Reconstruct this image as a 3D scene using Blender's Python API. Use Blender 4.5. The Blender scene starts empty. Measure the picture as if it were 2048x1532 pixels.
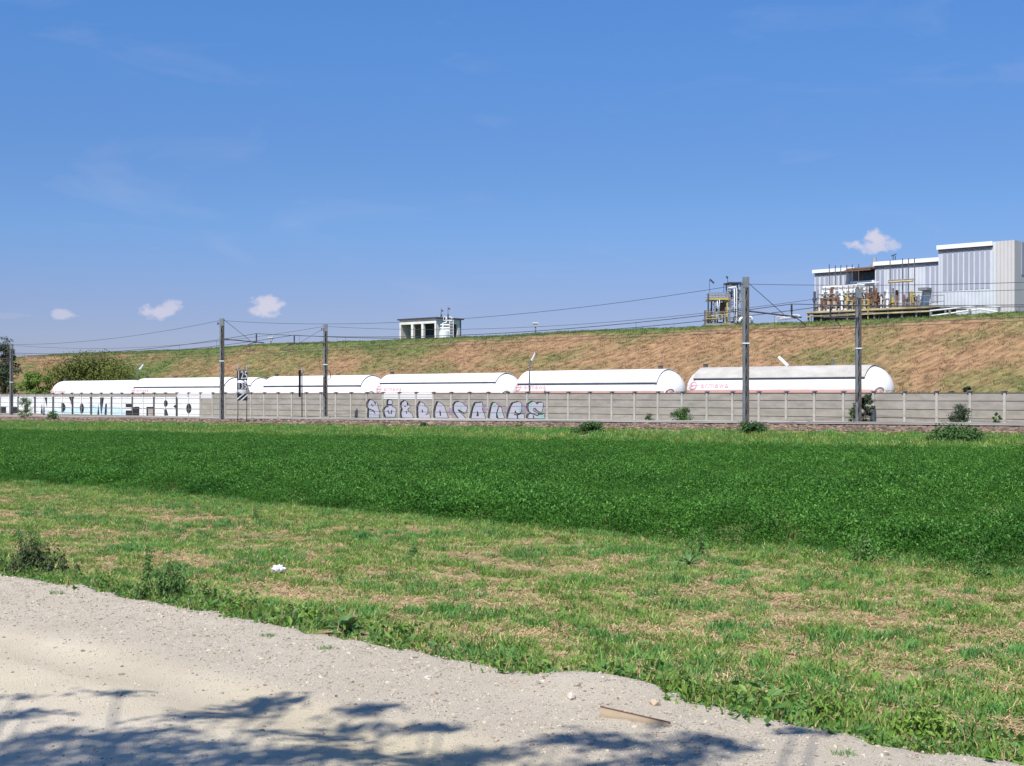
import bpy, math, random
import numpy as np
from mathutils import Vector, noise as mn
random.seed(7); RNG = np.random.default_rng(11)
sc = bpy.context.scene
COL = sc.collection
# ---------------------------------------------------------------- camera
EYE = 1.65; F = 2700.0; U = 2905.0; HOR = 790.0
cam = bpy.data.objects.new('camera', bpy.data.cameras.new('camera')); COL.objects.link(cam)
cam.data.sensor_width = 36; cam.data.lens = 36*F/2048; cam.data.shift_y = (HOR-766)/2048
cam.data.clip_start = 0.1; cam.data.clip_end = 6000
cam.location = (0, 0, EYE); cam.rotation_euler = (math.radians(90), 0, 0)
sc.camera = cam
# ---------------------------------------------------------------- world
SUN_EL = math.radians(56); SUN_DIR = (0.42, 0.908)      # heading of the light on the ground
w = bpy.data.worlds.new('World'); sc.world = w; w.use_nodes = True
N = w.node_tree.nodes; Lk = w.node_tree.links; N.clear()
wo = N.new('ShaderNodeOutputWorld'); bg = N.new('ShaderNodeBackground'); sky = N.new('ShaderNodeTexSky')
sky.sky_type = 'NISHITA'; sky.sun_disc = False; sky.sun_elevation = SUN_EL
sky.sun_rotation = math.radians(204.8); sky.altitude = 150; sky.air_density = 1.0; sky.dust_density = 0.3; sky.ozone_density = 3.0
bg.inputs['Strength'].default_value = 0.098
# a saturated camera-like blue, then clouds mixed in by direction
hs = N.new('ShaderNodeMix'); hs.data_type = 'RGBA'; hs.blend_type = 'MULTIPLY'; hs.inputs[0].default_value = 1
Lk.new(sky.outputs[0], hs.inputs[6]); tc = N.new('ShaderNodeTexCoord')
sp0 = N.new('ShaderNodeSeparateXYZ'); Lk.new(tc.outputs['Generated'], sp0.inputs[0])
rp_ = N.new('ShaderNodeValToRGB'); Lk.new(sp0.outputs[2], rp_.inputs[0]); rp_.color_ramp.interpolation = 'EASE'
K_ = 1/1.32
EL = rp_.color_ramp.elements; EL[0].position = 0.0; EL[0].color = (.61*K_, .61*K_, 1.03*K_, 1); EL[1].position = .30; EL[1].color = (.60*K_, .98*K_, 1.44*K_, 1)
e_ = EL.new(.14); e_.color = (.59*K_, .79*K_, 1.16*K_, 1); e_ = EL.new(.05); e_.color = (.63*K_, .66*K_, 1.03*K_, 1)
Lk.new(rp_.outputs[0], hs.inputs[7])
def wm(op, a, b=None, c=None):
    n = N.new('ShaderNodeMath'); n.operation = op
    for i, v in enumerate((a, b, c)):
        if v is None: continue
        if isinstance(v, (int, float)): n.inputs[i].default_value = v
        else: Lk.new(v, n.inputs[i])
    return n.outputs[0]
sp = N.new('ShaderNodeSeparateXYZ'); Lk.new(tc.outputs['Generated'], sp.inputs[0])
hx = wm('DIVIDE', sp.outputs[0], wm('MAXIMUM', sp.outputs[1], 0.05)); hz = wm('DIVIDE', sp.outputs[2], wm('MAXIMUM', sp.outputs[1], 0.05))
nz = N.new('ShaderNodeTexNoise'); nz.inputs['Scale'].default_value = 95; nz.inputs['Detail'].default_value = 7; nz.inputs['Roughness'].default_value = .55
mp = N.new('ShaderNodeMapping'); Lk.new(tc.outputs['Generated'], mp.inputs[0]); mp.inputs['Scale'].default_value = (1, 1, 1.4); Lk.new(mp.outputs[0], nz.inputs[0])
nv = nz.outputs[0]
tot = None
# azimuth tangent, elevation tangent, half width, half height, weight
for (px, py, rw, rh, wt) in [(125,628,24,13,.6),(316,624,34,18,.75),(342,614,26,18,.7),(533,613,38,19,.9),(543,601,20,16,.85),(513,618,24,13,.7),
                             (1748,492,50,16,.85),(1752,477,24,18,.95),(1780,492,26,13,.6),(20,632,40,6,.1)]:
    ax = (px-1024)/F; az = (HOR-py)/F
    dx = wm('DIVIDE', wm('SUBTRACT', hx, ax), rw/F); dz = wm('DIVIDE', wm('SUBTRACT', hz, az), rh/F)
    r2 = wm('SQRT', wm('ADD', wm('MULTIPLY', dx, dx), wm('MULTIPLY', dz, dz)))
    m = wm('SUBTRACT', 1.0, r2)
    m = wm('ADD', m, wm('MULTIPLY', wm('SUBTRACT', nv, 0.5), 2.6))
    m = wm('MULTIPLY', wm('SMOOTH_MIN', wm('MAXIMUM', wm('MULTIPLY', m, 1.9), 0.0), 1.0, 0.35), wt)
    tot = m if tot is None else wm('MAXIMUM', tot, m)
# faint cirrus wisps
mp2 = N.new('ShaderNodeMapping'); Lk.new(tc.outputs['Generated'], mp2.inputs[0]); mp2.inputs['Scale'].default_value = (5, 3, 16); mp2.inputs['Rotation'].default_value = (0, .45, 0)
nz2 = N.new('ShaderNodeTexNoise'); Lk.new(mp2.outputs[0], nz2.inputs[0]); nz2.inputs['Scale'].default_value = 1.6; nz2.inputs['Detail'].default_value = 6; nz2.inputs['Distortion'].default_value = .6
wisp = wm('MULTIPLY', wm('MAXIMUM', wm('SUBTRACT', nz2.outputs[0], 0.58), 0.0), 0.6)
tot = wm('MAXIMUM', tot, wisp)
mc = N.new('ShaderNodeMix'); mc.data_type = 'RGBA'; Lk.new(tot, mc.inputs[0]); Lk.new(hs.outputs[2], mc.inputs[6]); mc.inputs[7].default_value = (5.2, 5.1, 6.1, 1)
Lk.new(mc.outputs[2], bg.inputs[0]); Lk.new(bg.outputs[0], wo.inputs[0])
# ---------------------------------------------------------------- sun
sl = bpy.data.lights.new('sun', 'SUN'); sl.energy = 4.9; sl.angle = math.radians(0.55); sl.color = (1, .95, .87)
so = bpy.data.objects.new('sun', sl); COL.objects.link(so); so.location = (-20, -40, 60)
Ld = Vector((SUN_DIR[0]*math.cos(SUN_EL), SUN_DIR[1]*math.cos(SUN_EL), -math.sin(SUN_EL)))
so.rotation_euler = Ld.to_track_quat('-Z', 'Y').to_euler()
vs = sc.view_settings; vs.view_transform = 'Standard'; vs.look = 'None'; vs.exposure = 0.4; vs.gamma = 1.0; vs.use_curve_mapping = False
sc.cycles.max_bounces = 6; sc.cycles.transparent_max_bounces = 8
# ---------------------------------------------------------------- frame of the railway: s along the track (to the right), c away from camera, z above the eye
LL = math.hypot(F, U); NX, NY = F/LL, U/LL; DX, DY = U/LL, -F/LL
ANG = math.atan2(DY, DX)
def W(s, c, z=0.0): return Vector((c*NX+s*DX, c*NY+s*DY, z+EYE))
def S(px, c): u = px-1024; return c*(U*u-F*F)/(F*(F*0+U+u))*1.0
def Yd(px, c): return c*LL/(U+px-1024)
def Z(px, py, c): return (HOR-py)*Yd(px, c)/F
def M1(px, c, d=1.0): return d*Yd(px, c)/F          # metres of d pixels there (frontal)
# ---------------------------------------------------------------- materials
MATS = {}
def mat(name, c1, c2=None, scale=3.0, rough=.8, metal=0.0, bump=0.0, bscale=None, c3=None, s3=.5, obj=False, spec=.3, stretch=None, thr=(.35, .65), thr3=(.5, .7), rnd=0.0, trans=0.0):
    if name in MATS: return MATS[name]
    m = bpy.data.materials.new(name); m.use_nodes = True; n = m.node_tree.nodes; l = m.node_tree.links
    b = n['Principled BSDF']; b.inputs['Roughness'].default_value = rough; b.inputs['Metallic'].default_value = metal
    b.inputs['Specular IOR Level'].default_value = spec
    if obj: cd = n.new('ShaderNodeTexCoord').outputs['Object']
    else: cd = n.new('ShaderNodeNewGeometry').outputs['Position']
    if stretch:
        mpn = n.new('ShaderNodeMapping'); mpn.inputs['Scale'].default_value = stretch[:3]
        if len(stretch) > 3: mpn.inputs['Rotation'].default_value = (0, 0, stretch[3])
        mpn.vector_type = 'POINT'; l.new(cd, mpn.inputs[0]); cd = mpn.outputs[0]
    def nz(s, det=6):
        t = n.new('ShaderNodeTexNoise'); t.inputs['Scale'].default_value = s; t.inputs['Detail'].default_value = det; t.inputs['Roughness'].default_value = .62
        l.new(cd, t.inputs[0]); return t.outputs[0]
    def mr(v, a, bb):
        t = n.new('ShaderNodeMapRange'); t.inputs[1].default_value = a; t.inputs[2].default_value = bb; l.new(v, t.inputs[0]); return t.outputs[0]
    def mix(f, a, bb):
        t = n.new('ShaderNodeMix'); t.data_type = 'RGBA'; l.new(f, t.inputs[0])
        for i, v in ((6, a), (7, bb)):
            if isinstance(v, tuple): t.inputs[i].default_value = v+(1,)
            else: l.new(v, t.inputs[i])
        return t.outputs[2]
    out = None
    if c2: out = mix(mr(nz(scale), *thr), c1, c2)
    if c3: out = mix(mr(nz(s3, 5), *thr3), out if out else c1, c3)
    if rnd:
        oi = n.new('ShaderNodeObjectInfo'); hsv = n.new('ShaderNodeHueSaturation')
        l.new(mr(oi.outputs['Random'], -.5/rnd*0, 1), hsv.inputs['Value']) if False else None
        t = n.new('ShaderNodeMapRange'); t.inputs[3].default_value = 1-rnd; t.inputs[4].default_value = 1+rnd; l.new(oi.outputs['Random'], t.inputs[0]); l.new(t.outputs[0], hsv.inputs['Value'])
        if out: l.new(out, hsv.inputs['Color'])
        else: hsv.inputs['Color'].default_value = c1+(1,)
        out = hsv.outputs[0]
    if out: l.new(out, b.inputs['Base Color'])
    else: b.inputs['Base Color'].default_value = c1+(1,)
    if bump:
        bn = n.new('ShaderNodeBump'); bn.inputs['Strength'].default_value = min(1, bump); bn.inputs['Distance'].default_value = .05*max(1, bump)
        l.new(nz(bscale or scale*4), bn.inputs['Height']); l.new(bn.outputs[0], b.inputs['Normal'])
    if trans:
        tr = n.new('ShaderNodeBsdfTranslucent'); ms = n.new('ShaderNodeMixShader'); ms.inputs[0].default_value = trans
        if out: l.new(out, tr.inputs[0])
        else: tr.inputs[0].default_value = c1+(1,)
        l.new(b.outputs[0], ms.inputs[1]); l.new(tr.outputs[0], ms.inputs[2]); l.new(ms.outputs[0], n['Material Output'].inputs[0])
    MATS[name] = m; return m
# ---------------------------------------------------------------- mesh builder
class MB:
    def __init__(s, o=(0, 0, 0)): s.v = []; s.f = []; s.m = []; s.o = o
    def add(s, vs, fs, mi=0):
        b = len(s.v); o = s.o
        s.v += [(p[0]-o[0], p[1]-o[1], p[2]-o[2]) for p in vs]; s.f += [tuple(i+b for i in f) for f in fs]; s.m += [mi]*len(fs)
    def box(s, x0, x1, y0, y1, z0, z1, mi=0):
        s.add([(x0,y0,z0),(x1,y0,z0),(x1,y1,z0),(x0,y1,z0),(x0,y0,z1),(x1,y0,z1),(x1,y1,z1),(x0,y1,z1)],
              [(0,3,2,1),(4,5,6,7),(0,1,5,4),(1,2,6,5),(2,3,7,6),(3,0,4,7)], mi)
    def tube(s, pts, r, n=6, mi=0, cap=True):
        pts = [Vector(p) for p in pts]; rs = r if isinstance(r, (list, tuple)) else [r]*len(pts); vs = []; fs = []
        up = Vector((0.0123, 0.02, 1)) if abs((pts[-1]-pts[0]).normalized().z) < .95 else Vector((1, .013, 0))
        for i, p in enumerate(pts):
            t = (pts[min(i+1, len(pts)-1)]-pts[max(i-1, 0)]).normalized(); a = t.cross(up).normalized(); b = a.cross(t)
            for k in range(n):
                th = 2*math.pi*k/n; vs.append(p+a*math.cos(th)*rs[i]+b*math.sin(th)*rs[i])
        for i in range(len(pts)-1):
            for k in range(n):
                fs.append((i*n+k, i*n+(k+1) % n, (i+1)*n+(k+1) % n, (i+1)*n+k))
        if cap: fs.append(tuple(range(n-1, -1, -1))); fs.append(tuple((len(pts)-1)*n+k for k in range(n)))
        s.add(vs, fs, mi)
    def prism(s, poly, axis, a0, a1, mi=0):   # poly of 2D points, extruded along axis (0,1,2)
        n = len(poly)
        def p3(p, a): q = list(p); q.insert(axis, a); return q
        vs = [p3(p, a0) for p in poly]+[p3(p, a1) for p in poly]
        fs = [tuple(range(n)), tuple(range(2*n-1, n-1, -1))]+[(i, i+n, (i+1) % n+n, (i+1) % n) for i in range(n)]
        s.add(vs, fs, mi)
    def build(s, name, mats, parent=None, smooth=False, loc=None, rail=True, auto=False):
        me = bpy.data.meshes.new(name); me.from_pydata([tuple(p) for p in s.v], [], s.f)
        for m in (mats if isinstance(mats, list) else [mats]): me.materials.append(m)
        me.polygons.foreach_set('material_index', s.m)
        if smooth: me.polygons.foreach_set('use_smooth', [True]*len(s.f))
        me.update(); o = bpy.data.objects.new(name, me); COL.objects.link(o)
        if parent: o.parent = parent
        else:
            if rail: o.location = W(*s.o); o.rotation_euler = (0, 0, ANG)
            else: o.location = s.o
            if loc is not None: o.location = loc
        return o
def tag(o, label=None, cat=None, group=None, kind=None):
    if label: o['label'] = label
    if cat: o['category'] = cat
    if group: o['group'] = group
    if kind: o['kind'] = kind
    return o
def thing(name, o, label, cat, group=None, rz=0.0, rail=True):
    e = bpy.data.objects.new(name, None); COL.objects.link(e); e.empty_display_size = .3
    e.location = W(*o) if rail else o; e.rotation_euler = (0, 0, (ANG if rail else 0)+rz)
    return tag(e, label, cat, group)
def copy_tree(o, parent=None):
    c = o.copy(); COL.objects.link(c); c.parent = parent
    for ch in list(o.children): copy_tree(ch, c)
    return c
def interp(x, xs, ys): return float(np.interp(x, xs, ys))
# ---------------------------------------------------------------- terrain heights (eye relative)
CP = [-1500,-4,-3,5.6,6.3,7.5,10,14.5,40,48,54,57,58.6,70.6,71.8,86,88,104,106,130,1500]
ZP = [-1.95,-1.9,-1.75,-1.75,-1.72,-1.82,-1.92,-1.95,-1.95,-1.88,-1.80,-1.66,-1.555,-1.555,-1.64,-1.62,-1.3,6.42,6.6,6.5,6.5]
def grade(s, c):
    s = max(-260, min(120, s))
    return (s+26)*interp(c, [12,30,42,56,74,86,104], [0,.009,.009,.0066,.005,.005,.0018])
def zg(s, c, rough=1.0):
    z = interp(c, CP, ZP)+grade(s, c)
    if rough:
        if c < 55: z += .05*mn.noise(Vector((s*.35, c*.35, 3)))*rough+.0+(.018*mn.noise(Vector((s*2.1, c*2.1, 9))) if c < 20 else 0)
        if c > 87: z += (.5*mn.noise(Vector((s*.06, c*.1, 0)))+.16*mn.noise(Vector((s*.5, c*.4, 5))))*min(1, (c-87)/4)*(1 if c < 103 else .45)
    return z
def railz(s): return -1.39+(s+26)*.0066
def sheet(name, ss, cs, zf, m, off=0, label=None, kind='structure', cols=None):
    v = []; f = []
    for c in cs:
        for s in ss: v.append((s, c, zf(s, c)+off))
    n = len(ss)
    for j in range(len(cs)-1):
        for i in range(n-1): f.append((j*n+i, j*n+i+1, (j+1)*n+i+1, (j+1)*n+i))
    b = MB(); b.v = v; b.f = f; b.m = [0]*len(f)
    o = b.build(name, m, smooth=True); tag(o, label, None, None, kind)
    if cols:
        at = o.data.color_attributes.new('zone', 'FLOAT_COLOR', 'POINT')
        at.data.foreach_set('color', [x for p in v for x in cols(p[0], p[1])])
    return o
def rng_list(*segs):
    out = []
    for a, b, st in segs:
        n = max(1, int(round((b-a)/st))); out += [a+(b-a)*i/n for i in range(n)]
    out.append(segs[-1][1]); return out
# vegetation patches
def fb(s, c, f, seed=0): return mn.noise(Vector((s*f, c*f, seed)))+.5*mn.noise(Vector((s*f*2.1, c*f*2.1, seed+7)))
def green_bank(s, c):            # share of green on the embankment 0..1
    t = (c-87)/17; x = s/c
    g = -.25
    if x < -1.42: g += .42 if x > -1.70 else -.05
    elif x < -1.22: g += .34*(.2+t)
    elif x < -1.02: g += .45*(t-.25)
    elif x > -.47: g += .55*(1-t)
    g += 1.1*max(0, (t-.94)/.06) if x > -1.9 else .3
    if t < .12: g += .35
    g += .55*fb(s*.8, c*1.3, .13, 2)+.22*fb(s, c, .9, 4)-.04
    return max(0, min(1, .5+g*1.5))
def soil_strip(s, c):             # bareness of the mown strip
    b = .34+.80*fb(s, c*1.6, .75, 1)+.35*fb(s, c, 2.6, 3)
    if c > 12.6: b -= .35*(c-12.6)
    if c < 6.9: b -= .35
    if 7.0 < c < 7.9 and s > -6: b -= .35
    return max(0, min(1, b))
# ---- ground, road, bank
g_m = mat('soil', (.44,.31,.18), (.20,.22,.085), 7, .95, bump=.8, bscale=22, c3=(.17,.22,.06), s3=.22, thr3=(.50,.62))
ss = rng_list((-900,-300,100),(-300,-60,8),(-60,-32,2),(-32,-8,1),(-8,6,.5),(6,60,6),(60,700,90))
cs_ = rng_list((-1500,-60,200),(-60,-4,8),(-4,5,1),(5,15,.4),(15,55,1.25),(55,60,.4),(60,70,2),(70,74,.4),(74,88,2))
sheet('ground', ss, cs_, zg, g_m)
road_m = mat('gravel_road', (1.0,.995,.975), (.92,.90,.86), 1.6, .95, bump=.7, bscale=110, c3=(.50,.46,.42), s3=85, thr3=(.58,.68))
def edge(s): return 5.92+.09*mn.noise(Vector((s*.8, 0, 0)))+.07*mn.noise(Vector((s*5.3, 2, 0)))+.03*mn.noise(Vector((s*17, 2, 0)))+.20*math.exp(-((s+4.75)/.30)**2)
def zroad(s, c):
    k = min(1, max(0, (c-4.7)/1.2))
    return -1.65+.010*mn.noise(Vector((s*.9, c*.9, 1)))+.011*mn.noise(Vector((s*7, c*7, 4)))*(.3+k)+.020*k*mn.noise(Vector((s*2.5, c*2.5, 8)))-.045*math.exp(-((c-4.35)/.25)**2)-(.05 if c < -2.8 else 0)+.06*math.exp(-((s+4.9)/.4)**2-((c-5.9)/.3)**2)
rv = []; rf = []; rs_ = rng_list((-300,-40,20),(-40,-16,1),(-16,2,.07),(2,12,.4),(12,200,20)); tq = rng_list((-3,2,.5),(2,5.9,.07))
for t in tq+['e1', 'e2']:
    for s in rs_:
        if t == 'e1': c = edge(s)+.03; z = zroad(s, c)-.015
        elif t == 'e2': c = edge(s)+.16; z = -1.86
        else: c = -3+(t+3)*(edge(s)+3)/8.9; z = zroad(s, c)
        rv.append((s, c, z))
n_ = len(rs_)
for j in range(len(tq)+1):
    for i in range(n_-1): rf.append((j*n_+i, j*n_+i+1, (j+1)*n_+i+1, (j+1)*n_+i))
b = MB(); b.v = rv; b.f = rf; b.m = [0]*len(rf); rd = tag(b.build('gravel_road', road_m, smooth=True), None, None, None, 'structure')
def road_col(s, c):      # compacted cream wheel path against loose grey gravel shoulder
    k = max(0, min(1, (c-4.25)/.55+.5*mn.noise(Vector((s*.8, c*2.5, 3))))); cr = max(0, min(1, .5+1.2*mn.noise(Vector((s*.25, c*.8, 5)))))
    d = (.74-.02*cr, .665-.04*cr, .54-.11*cr); g = (.60,.54,.445)
    if abs(c-4.28) < .2: d = tuple(x*.93 for x in d)
    return [d[i]*(1-k)+g[i]*k for i in range(3)]+[1]
at_ = rd.data.color_attributes.new('zone', 'FLOAT_COLOR', 'POINT'); at_.data.foreach_set('color', [x for p in rv for x in road_col(p[0], p[1])])
rn_ = road_m.node_tree.nodes; rl_ = road_m.node_tree.links; vc_ = rn_.new('ShaderNodeVertexColor'); vc_.layer_name = 'zone'; mm_ = rn_.new('ShaderNodeMix'); mm_.data_type = 'RGBA'; mm_.blend_type = 'MULTIPLY'; mm_.inputs[0].default_value = 1
old_ = rn_['Principled BSDF'].inputs['Base Color'].links[0].from_socket; rl_.new(vc_.outputs[0], mm_.inputs[6]); rl_.new(old_, mm_.inputs[7]); rl_.new(mm_.outputs[2], rn_['Principled BSDF'].inputs['Base Color'])
# embankment with its own vegetation colouring
bm_ = bpy.data.materials.new('bank_grass'); bm_.use_nodes = True; n = bm_.node_tree.nodes; l = bm_.node_tree.links
bs = n['Principled BSDF']; bs.inputs['Roughness'].default_value = .95; bs.inputs['Specular IOR Level'].default_value = .1
ca = n.new('ShaderNodeVertexColor'); ca.layer_name = 'zone'
geo = n.new('ShaderNodeTexCoord'); mp0 = n.new('ShaderNodeMapping'); mp0.inputs['Rotation'].default_value = (0, 0, -1.0); l.new(geo.outputs['Object'], mp0.inputs[0]); mpg = n.new('ShaderNodeMapping'); mpg.inputs['Scale'].default_value = (.45, 1.9, 1)
l.new(mp0.outputs[0], mpg.inputs[0]); tn = n.new('ShaderNodeTexNoise'); tn.inputs['Scale'].default_value = 1.5; tn.inputs['Detail'].default_value = 7; l.new(mpg.outputs[0], tn.inputs[0])
mrn = n.new('ShaderNodeMapRange'); mrn.inputs[1].default_value = .3; mrn.inputs[2].default_value = .7; mrn.inputs[3].default_value = .62; mrn.inputs[4].default_value = 1.35; l.new(tn.outputs[0], mrn.inputs[0])
mu = n.new('ShaderNodeMix'); mu.data_type = 'RGBA'; mu.blend_type = 'MULTIPLY'; mu.inputs[0].default_value = 1; l.new(ca.outputs[0], mu.inputs[6]); l.new(mrn.outputs[0], mu.inputs[7]); l.new(mu.outputs[2], bs.inputs['Base Color'])
bp = n.new('ShaderNodeBump'); bp.inputs['Strength'].default_value = 1; bp.inputs['Distance'].default_value = .25; l.new(tn.outputs[0], bp.inputs['Height']); l.new(bp.outputs[0], bs.inputs['Normal'])
def bank_col(s, c):
    g = green_bank(s, c); a = (.285,.178,.10); bq = (.10,.135,.042); x = s/c
    r = max(0, min(1, .9*fb(s, c, .35, 12)-.05)) if -1.75 < x < -1.3 else 0
    a = tuple(p*(1-.6*r)+q*.6*r for p, q in zip(a, (.26,.10,.06)))
    return [a[i]*(1-g)+bq[i]*g for i in range(3)]+[1]
bs_s = rng_list((-900,-280,60),(-280,-30,.9),(-30,0,2),(0,60,10),(60,700,90))
bs_c = rng_list((87.9,106,.6),(106,135,4),(135,900,120))
def zbank(s, c): return zg(s, c) if c > 88.2 else zg(s, 88, 0)
sheet('embankment', bs_s, bs_c, zbank, bm_, cols=bank_col)
# ---------------------------------------------------------------- scatter (stuff only)
def gn_scatter(name, pts, rot, scl, variants, label=None):
    me = bpy.data.meshes.new(name); me.from_pydata(pts, [], [])
    for nm, dat in (('rz', rot), ('scl', scl)):
        a = me.attributes.new(nm, 'FLOAT', 'POINT'); a.data.foreach_set('value', list(dat))
    o = bpy.data.objects.new(name, me); COL.objects.link(o); o.location = (0, 0, EYE); o.rotation_euler = (0, 0, ANG)
    tag(o, label, None, None, 'stuff')
    cl = bpy.data.collections.new(name+'_kinds')
    for v in variants: cl.objects.link(v)
    ng = bpy.data.node_groups.new(name, 'GeometryNodeTree'); ng.interface.new_socket('Geometry', in_out='INPUT', socket_type='NodeSocketGeometry'); ng.interface.new_socket('Geometry', in_out='OUTPUT', socket_type='NodeSocketGeometry')
    gi = ng.nodes.new('NodeGroupInput'); go = ng.nodes.new('NodeGroupOutput'); ip = ng.nodes.new('GeometryNodeInstanceOnPoints'); ci = ng.nodes.new('GeometryNodeCollectionInfo')
    ci.inputs['Collection'].default_value = cl; ci.inputs['Separate Children'].default_value = True; ci.inputs['Reset Children'].default_value = True
    ip.inputs['Pick Instance'].default_value = True
    rv_ = ng.nodes.new('FunctionNodeRandomValue'); rv_.data_type = 'INT'; rv_.inputs[4].default_value = 0; rv_.inputs[5].default_value = len(variants)-1
    ng.links.new(rv_.outputs[2], ip.inputs['Instance Index'])
    na = ng.nodes.new('GeometryNodeInputNamedAttribute'); na.data_type = 'FLOAT'; na.inputs[0].default_value = 'rz'
    nb = ng.nodes.new('GeometryNodeInputNamedAttribute'); nb.data_type = 'FLOAT'; nb.inputs[0].default_value = 'scl'
    cx = ng.nodes.new('ShaderNodeCombineXYZ'); ng.links.new(na.outputs[0], cx.inputs[2]); ng.links.new(cx.outputs[0], ip.inputs['Rotation']); ng.links.new(nb.outputs[0], ip.inputs['Scale'])
    ng.links.new(gi.outputs[0], ip.inputs['Points']); ng.links.new(ci.outputs[0], ip.inputs['Instance']); ng.links.new(ip.outputs[0], go.inputs[0])
    md = o.modifiers.new('scatter', 'NODES'); md.node_group = ng
    return o
def raw_obj(name, v, f, mats, mi=None):
    me = bpy.data.meshes.new(name); me.from_pydata(v, [], f)
    for m in (mats if isinstance(mats, list) else [mats]): me.materials.append(m)
    if mi: me.polygons.foreach_set('material_index', mi)
    me.update(); return bpy.data.objects.new(name, me)
def blades(v, f, n, rad, h, wd, lean=.5, rs=random, droop=.3, base=(0, 0, 0)):
    for _ in range(n):
        a = rs.uniform(0, 6.283); r = rad*math.sqrt(rs.random()); x = base[0]+r*math.cos(a); y = base[1]+r*math.sin(a)
        hh = h*rs.uniform(.5, 1.1); ld = rs.uniform(0, 6.283); k = hh*lean*rs.uniform(.2, 1); dx, dy = math.cos(ld)*k, math.sin(ld)*k
        ww = wd*rs.uniform(.7, 1.2)/2; pa = rs.uniform(0, 6.283); wx, wy = math.cos(pa)*ww, math.sin(pa)*ww
        z0 = base[2]; b0 = len(v)
        v += [(x-wx, y-wy, z0), (x+wx, y+wy, z0), (x+dx*.4+wx*.8, y+dy*.4+wy*.8, z0+hh*.6), (x+dx*.4-wx*.8, y+dy*.4-wy*.8, z0+hh*.6), (x+dx, y+dy, z0+hh*(1-droop*rs.random()))]
        f += [(b0, b0+1, b0+2, b0+3), (b0+3, b0+2, b0+4)]
def leafq(v, f, p, size, asp, nrm, rs=random):
    nr = Vector(nrm).normalized(); t = nr.cross(Vector((rs.uniform(-1, 1), rs.uniform(-1, 1), rs.uniform(-.4, .4))))
    if t.length < 1e-3: t = Vector((1, 0, 0))
    t.normalize(); bb = nr.cross(t); p = Vector(p); b0 = len(v)
    v += [tuple(p-t*size), tuple(p+bb*size*asp), tuple(p+t*size+nr*size*-.25), tuple(p-bb*size*asp)]; f.append((b0, b0+1, b0+2, b0+3))
def rn(): return (random.uniform(-1, 1), random.uniform(-1, 1), random.uniform(-.1, 1.2))
crop_a = mat('crop_leaf', (.036,.125,.016), (.072,.200,.028), 1.0, .6, c3=(.024,.098,.015), s3=.22, rnd=.22, trans=.25, spec=.15)
crop_b = mat('crop_leaf_light', (.12,.30,.05), rough=.5, rnd=.25, trans=.3, spec=.3)
gr_a = mat('grass_blade', (.135,.285,.048), (.20,.35,.065), .9, .6, rnd=.25, trans=.3)
gr_b = mat('grass_blade_blue', (.09,.24,.065), (.14,.32,.07), 2, .6, rnd=.25, trans=.3)
straw = mat('straw', (.56,.41,.24), (.46,.31,.17), 4, .85, rnd=.2, trans=.15)
gr_y = mat('grass_light', (.20,.33,.05), (.13,.27,.045), .5, .6, rnd=.2, trans=.35)
weed_m = mat('weed_leaf', (.07,.17,.035), (.11,.24,.05), 9, .5, rnd=.2, trans=.25)
weed_l = mat('weed_leaf_bright', (.15,.27,.04), (.21,.34,.06), 12, .45, rnd=.15, trans=.35)
stem_m = mat('weed_stem', (.13,.15,.06), rough=.8)
dock_m = mat('dock_leaf', (.08,.17,.05), (.13,.23,.08), 14, .45, trans=.2)
def gpos(px, py, off=0.0):            # ground point on the line of sight through that pixel
    c = 6.5
    for _ in range(30):
        s = S(px, c); z = max(zg(s, c), zroad(s, c) if c < edge(s) else -9)
        Yw = -z*F/(py-HOR); c = .5*c+.5*Yw*(U+px-1024)/LL
    s = S(px, c); return s, c, (zroad(s, c) if c < edge(s) else zg(s, c))
CLEAR = [gpos(px, py)[:2]+(r,) for px, py, r in ((690,1268,.26),(872,1300,.16),(1378,1130,.22),(557,1146,.14),(571,1119,.06),(345,1200,.22),(292,1175,.12),(1365,1400,.12),(1430,1425,.16),(1660,1445,.16),(1850,1475,.2),(610,1245,.14),(470,1225,.14))]
def free(s, c): return all((s-a)**2+(c-b_)**2 > r_*r_ for a, b_, r_ in CLEAR)
# crop clumps
crop_v = []
for k in range(6):
    v = []; f = []; mi = []
    for _ in range(330):
        a = random.uniform(0, 6.283); r = .34*math.sqrt(random.random()); hh = .42*(1-.5*random.random()**1.5)*(1-.35*(r/.34)**2)
        if random.random() < .25: hh *= random.random()
        for q in range(1):
            leafq(v, f, (r*math.cos(a), r*math.sin(a), hh), random.uniform(.013, .026), .5, rn()); mi.append(1 if random.random() < .22 and hh > .3 else 0)
    n0 = len(f); blades(v, f, 20, .3, .34, .010, .5); mi += [0]*(len(f)-n0)
    crop_v.append(raw_obj('crop_clump', v, f, [crop_a, crop_b], mi))
def sample_area(c0, c1, dens, ok=lambda s, c: 1.0, m0=2.10, m1=-.36, extra=1.0):
    pts = []; area = .5*(c1**2-c0**2)*(m0+m1)+2*extra*(c1-c0); n = int(area*dens)
    for _ in range(n):
        c = math.sqrt(random.uniform(c0*c0, c1*c1)); s = random.uniform(-m0*c-extra, m1*c+extra)
        if random.random() < ok(s, c): pts.append((s, c))
    return pts
def crop_far(s): return 39.0+.8*mn.noise(Vector((s*.1, 0, 0)))
def crop_near(s): return 14.6+.35*mn.noise(Vector((s*.5, 4, 0)))+.28*mn.noise(Vector((s*2.5, 4, 0)))
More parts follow.
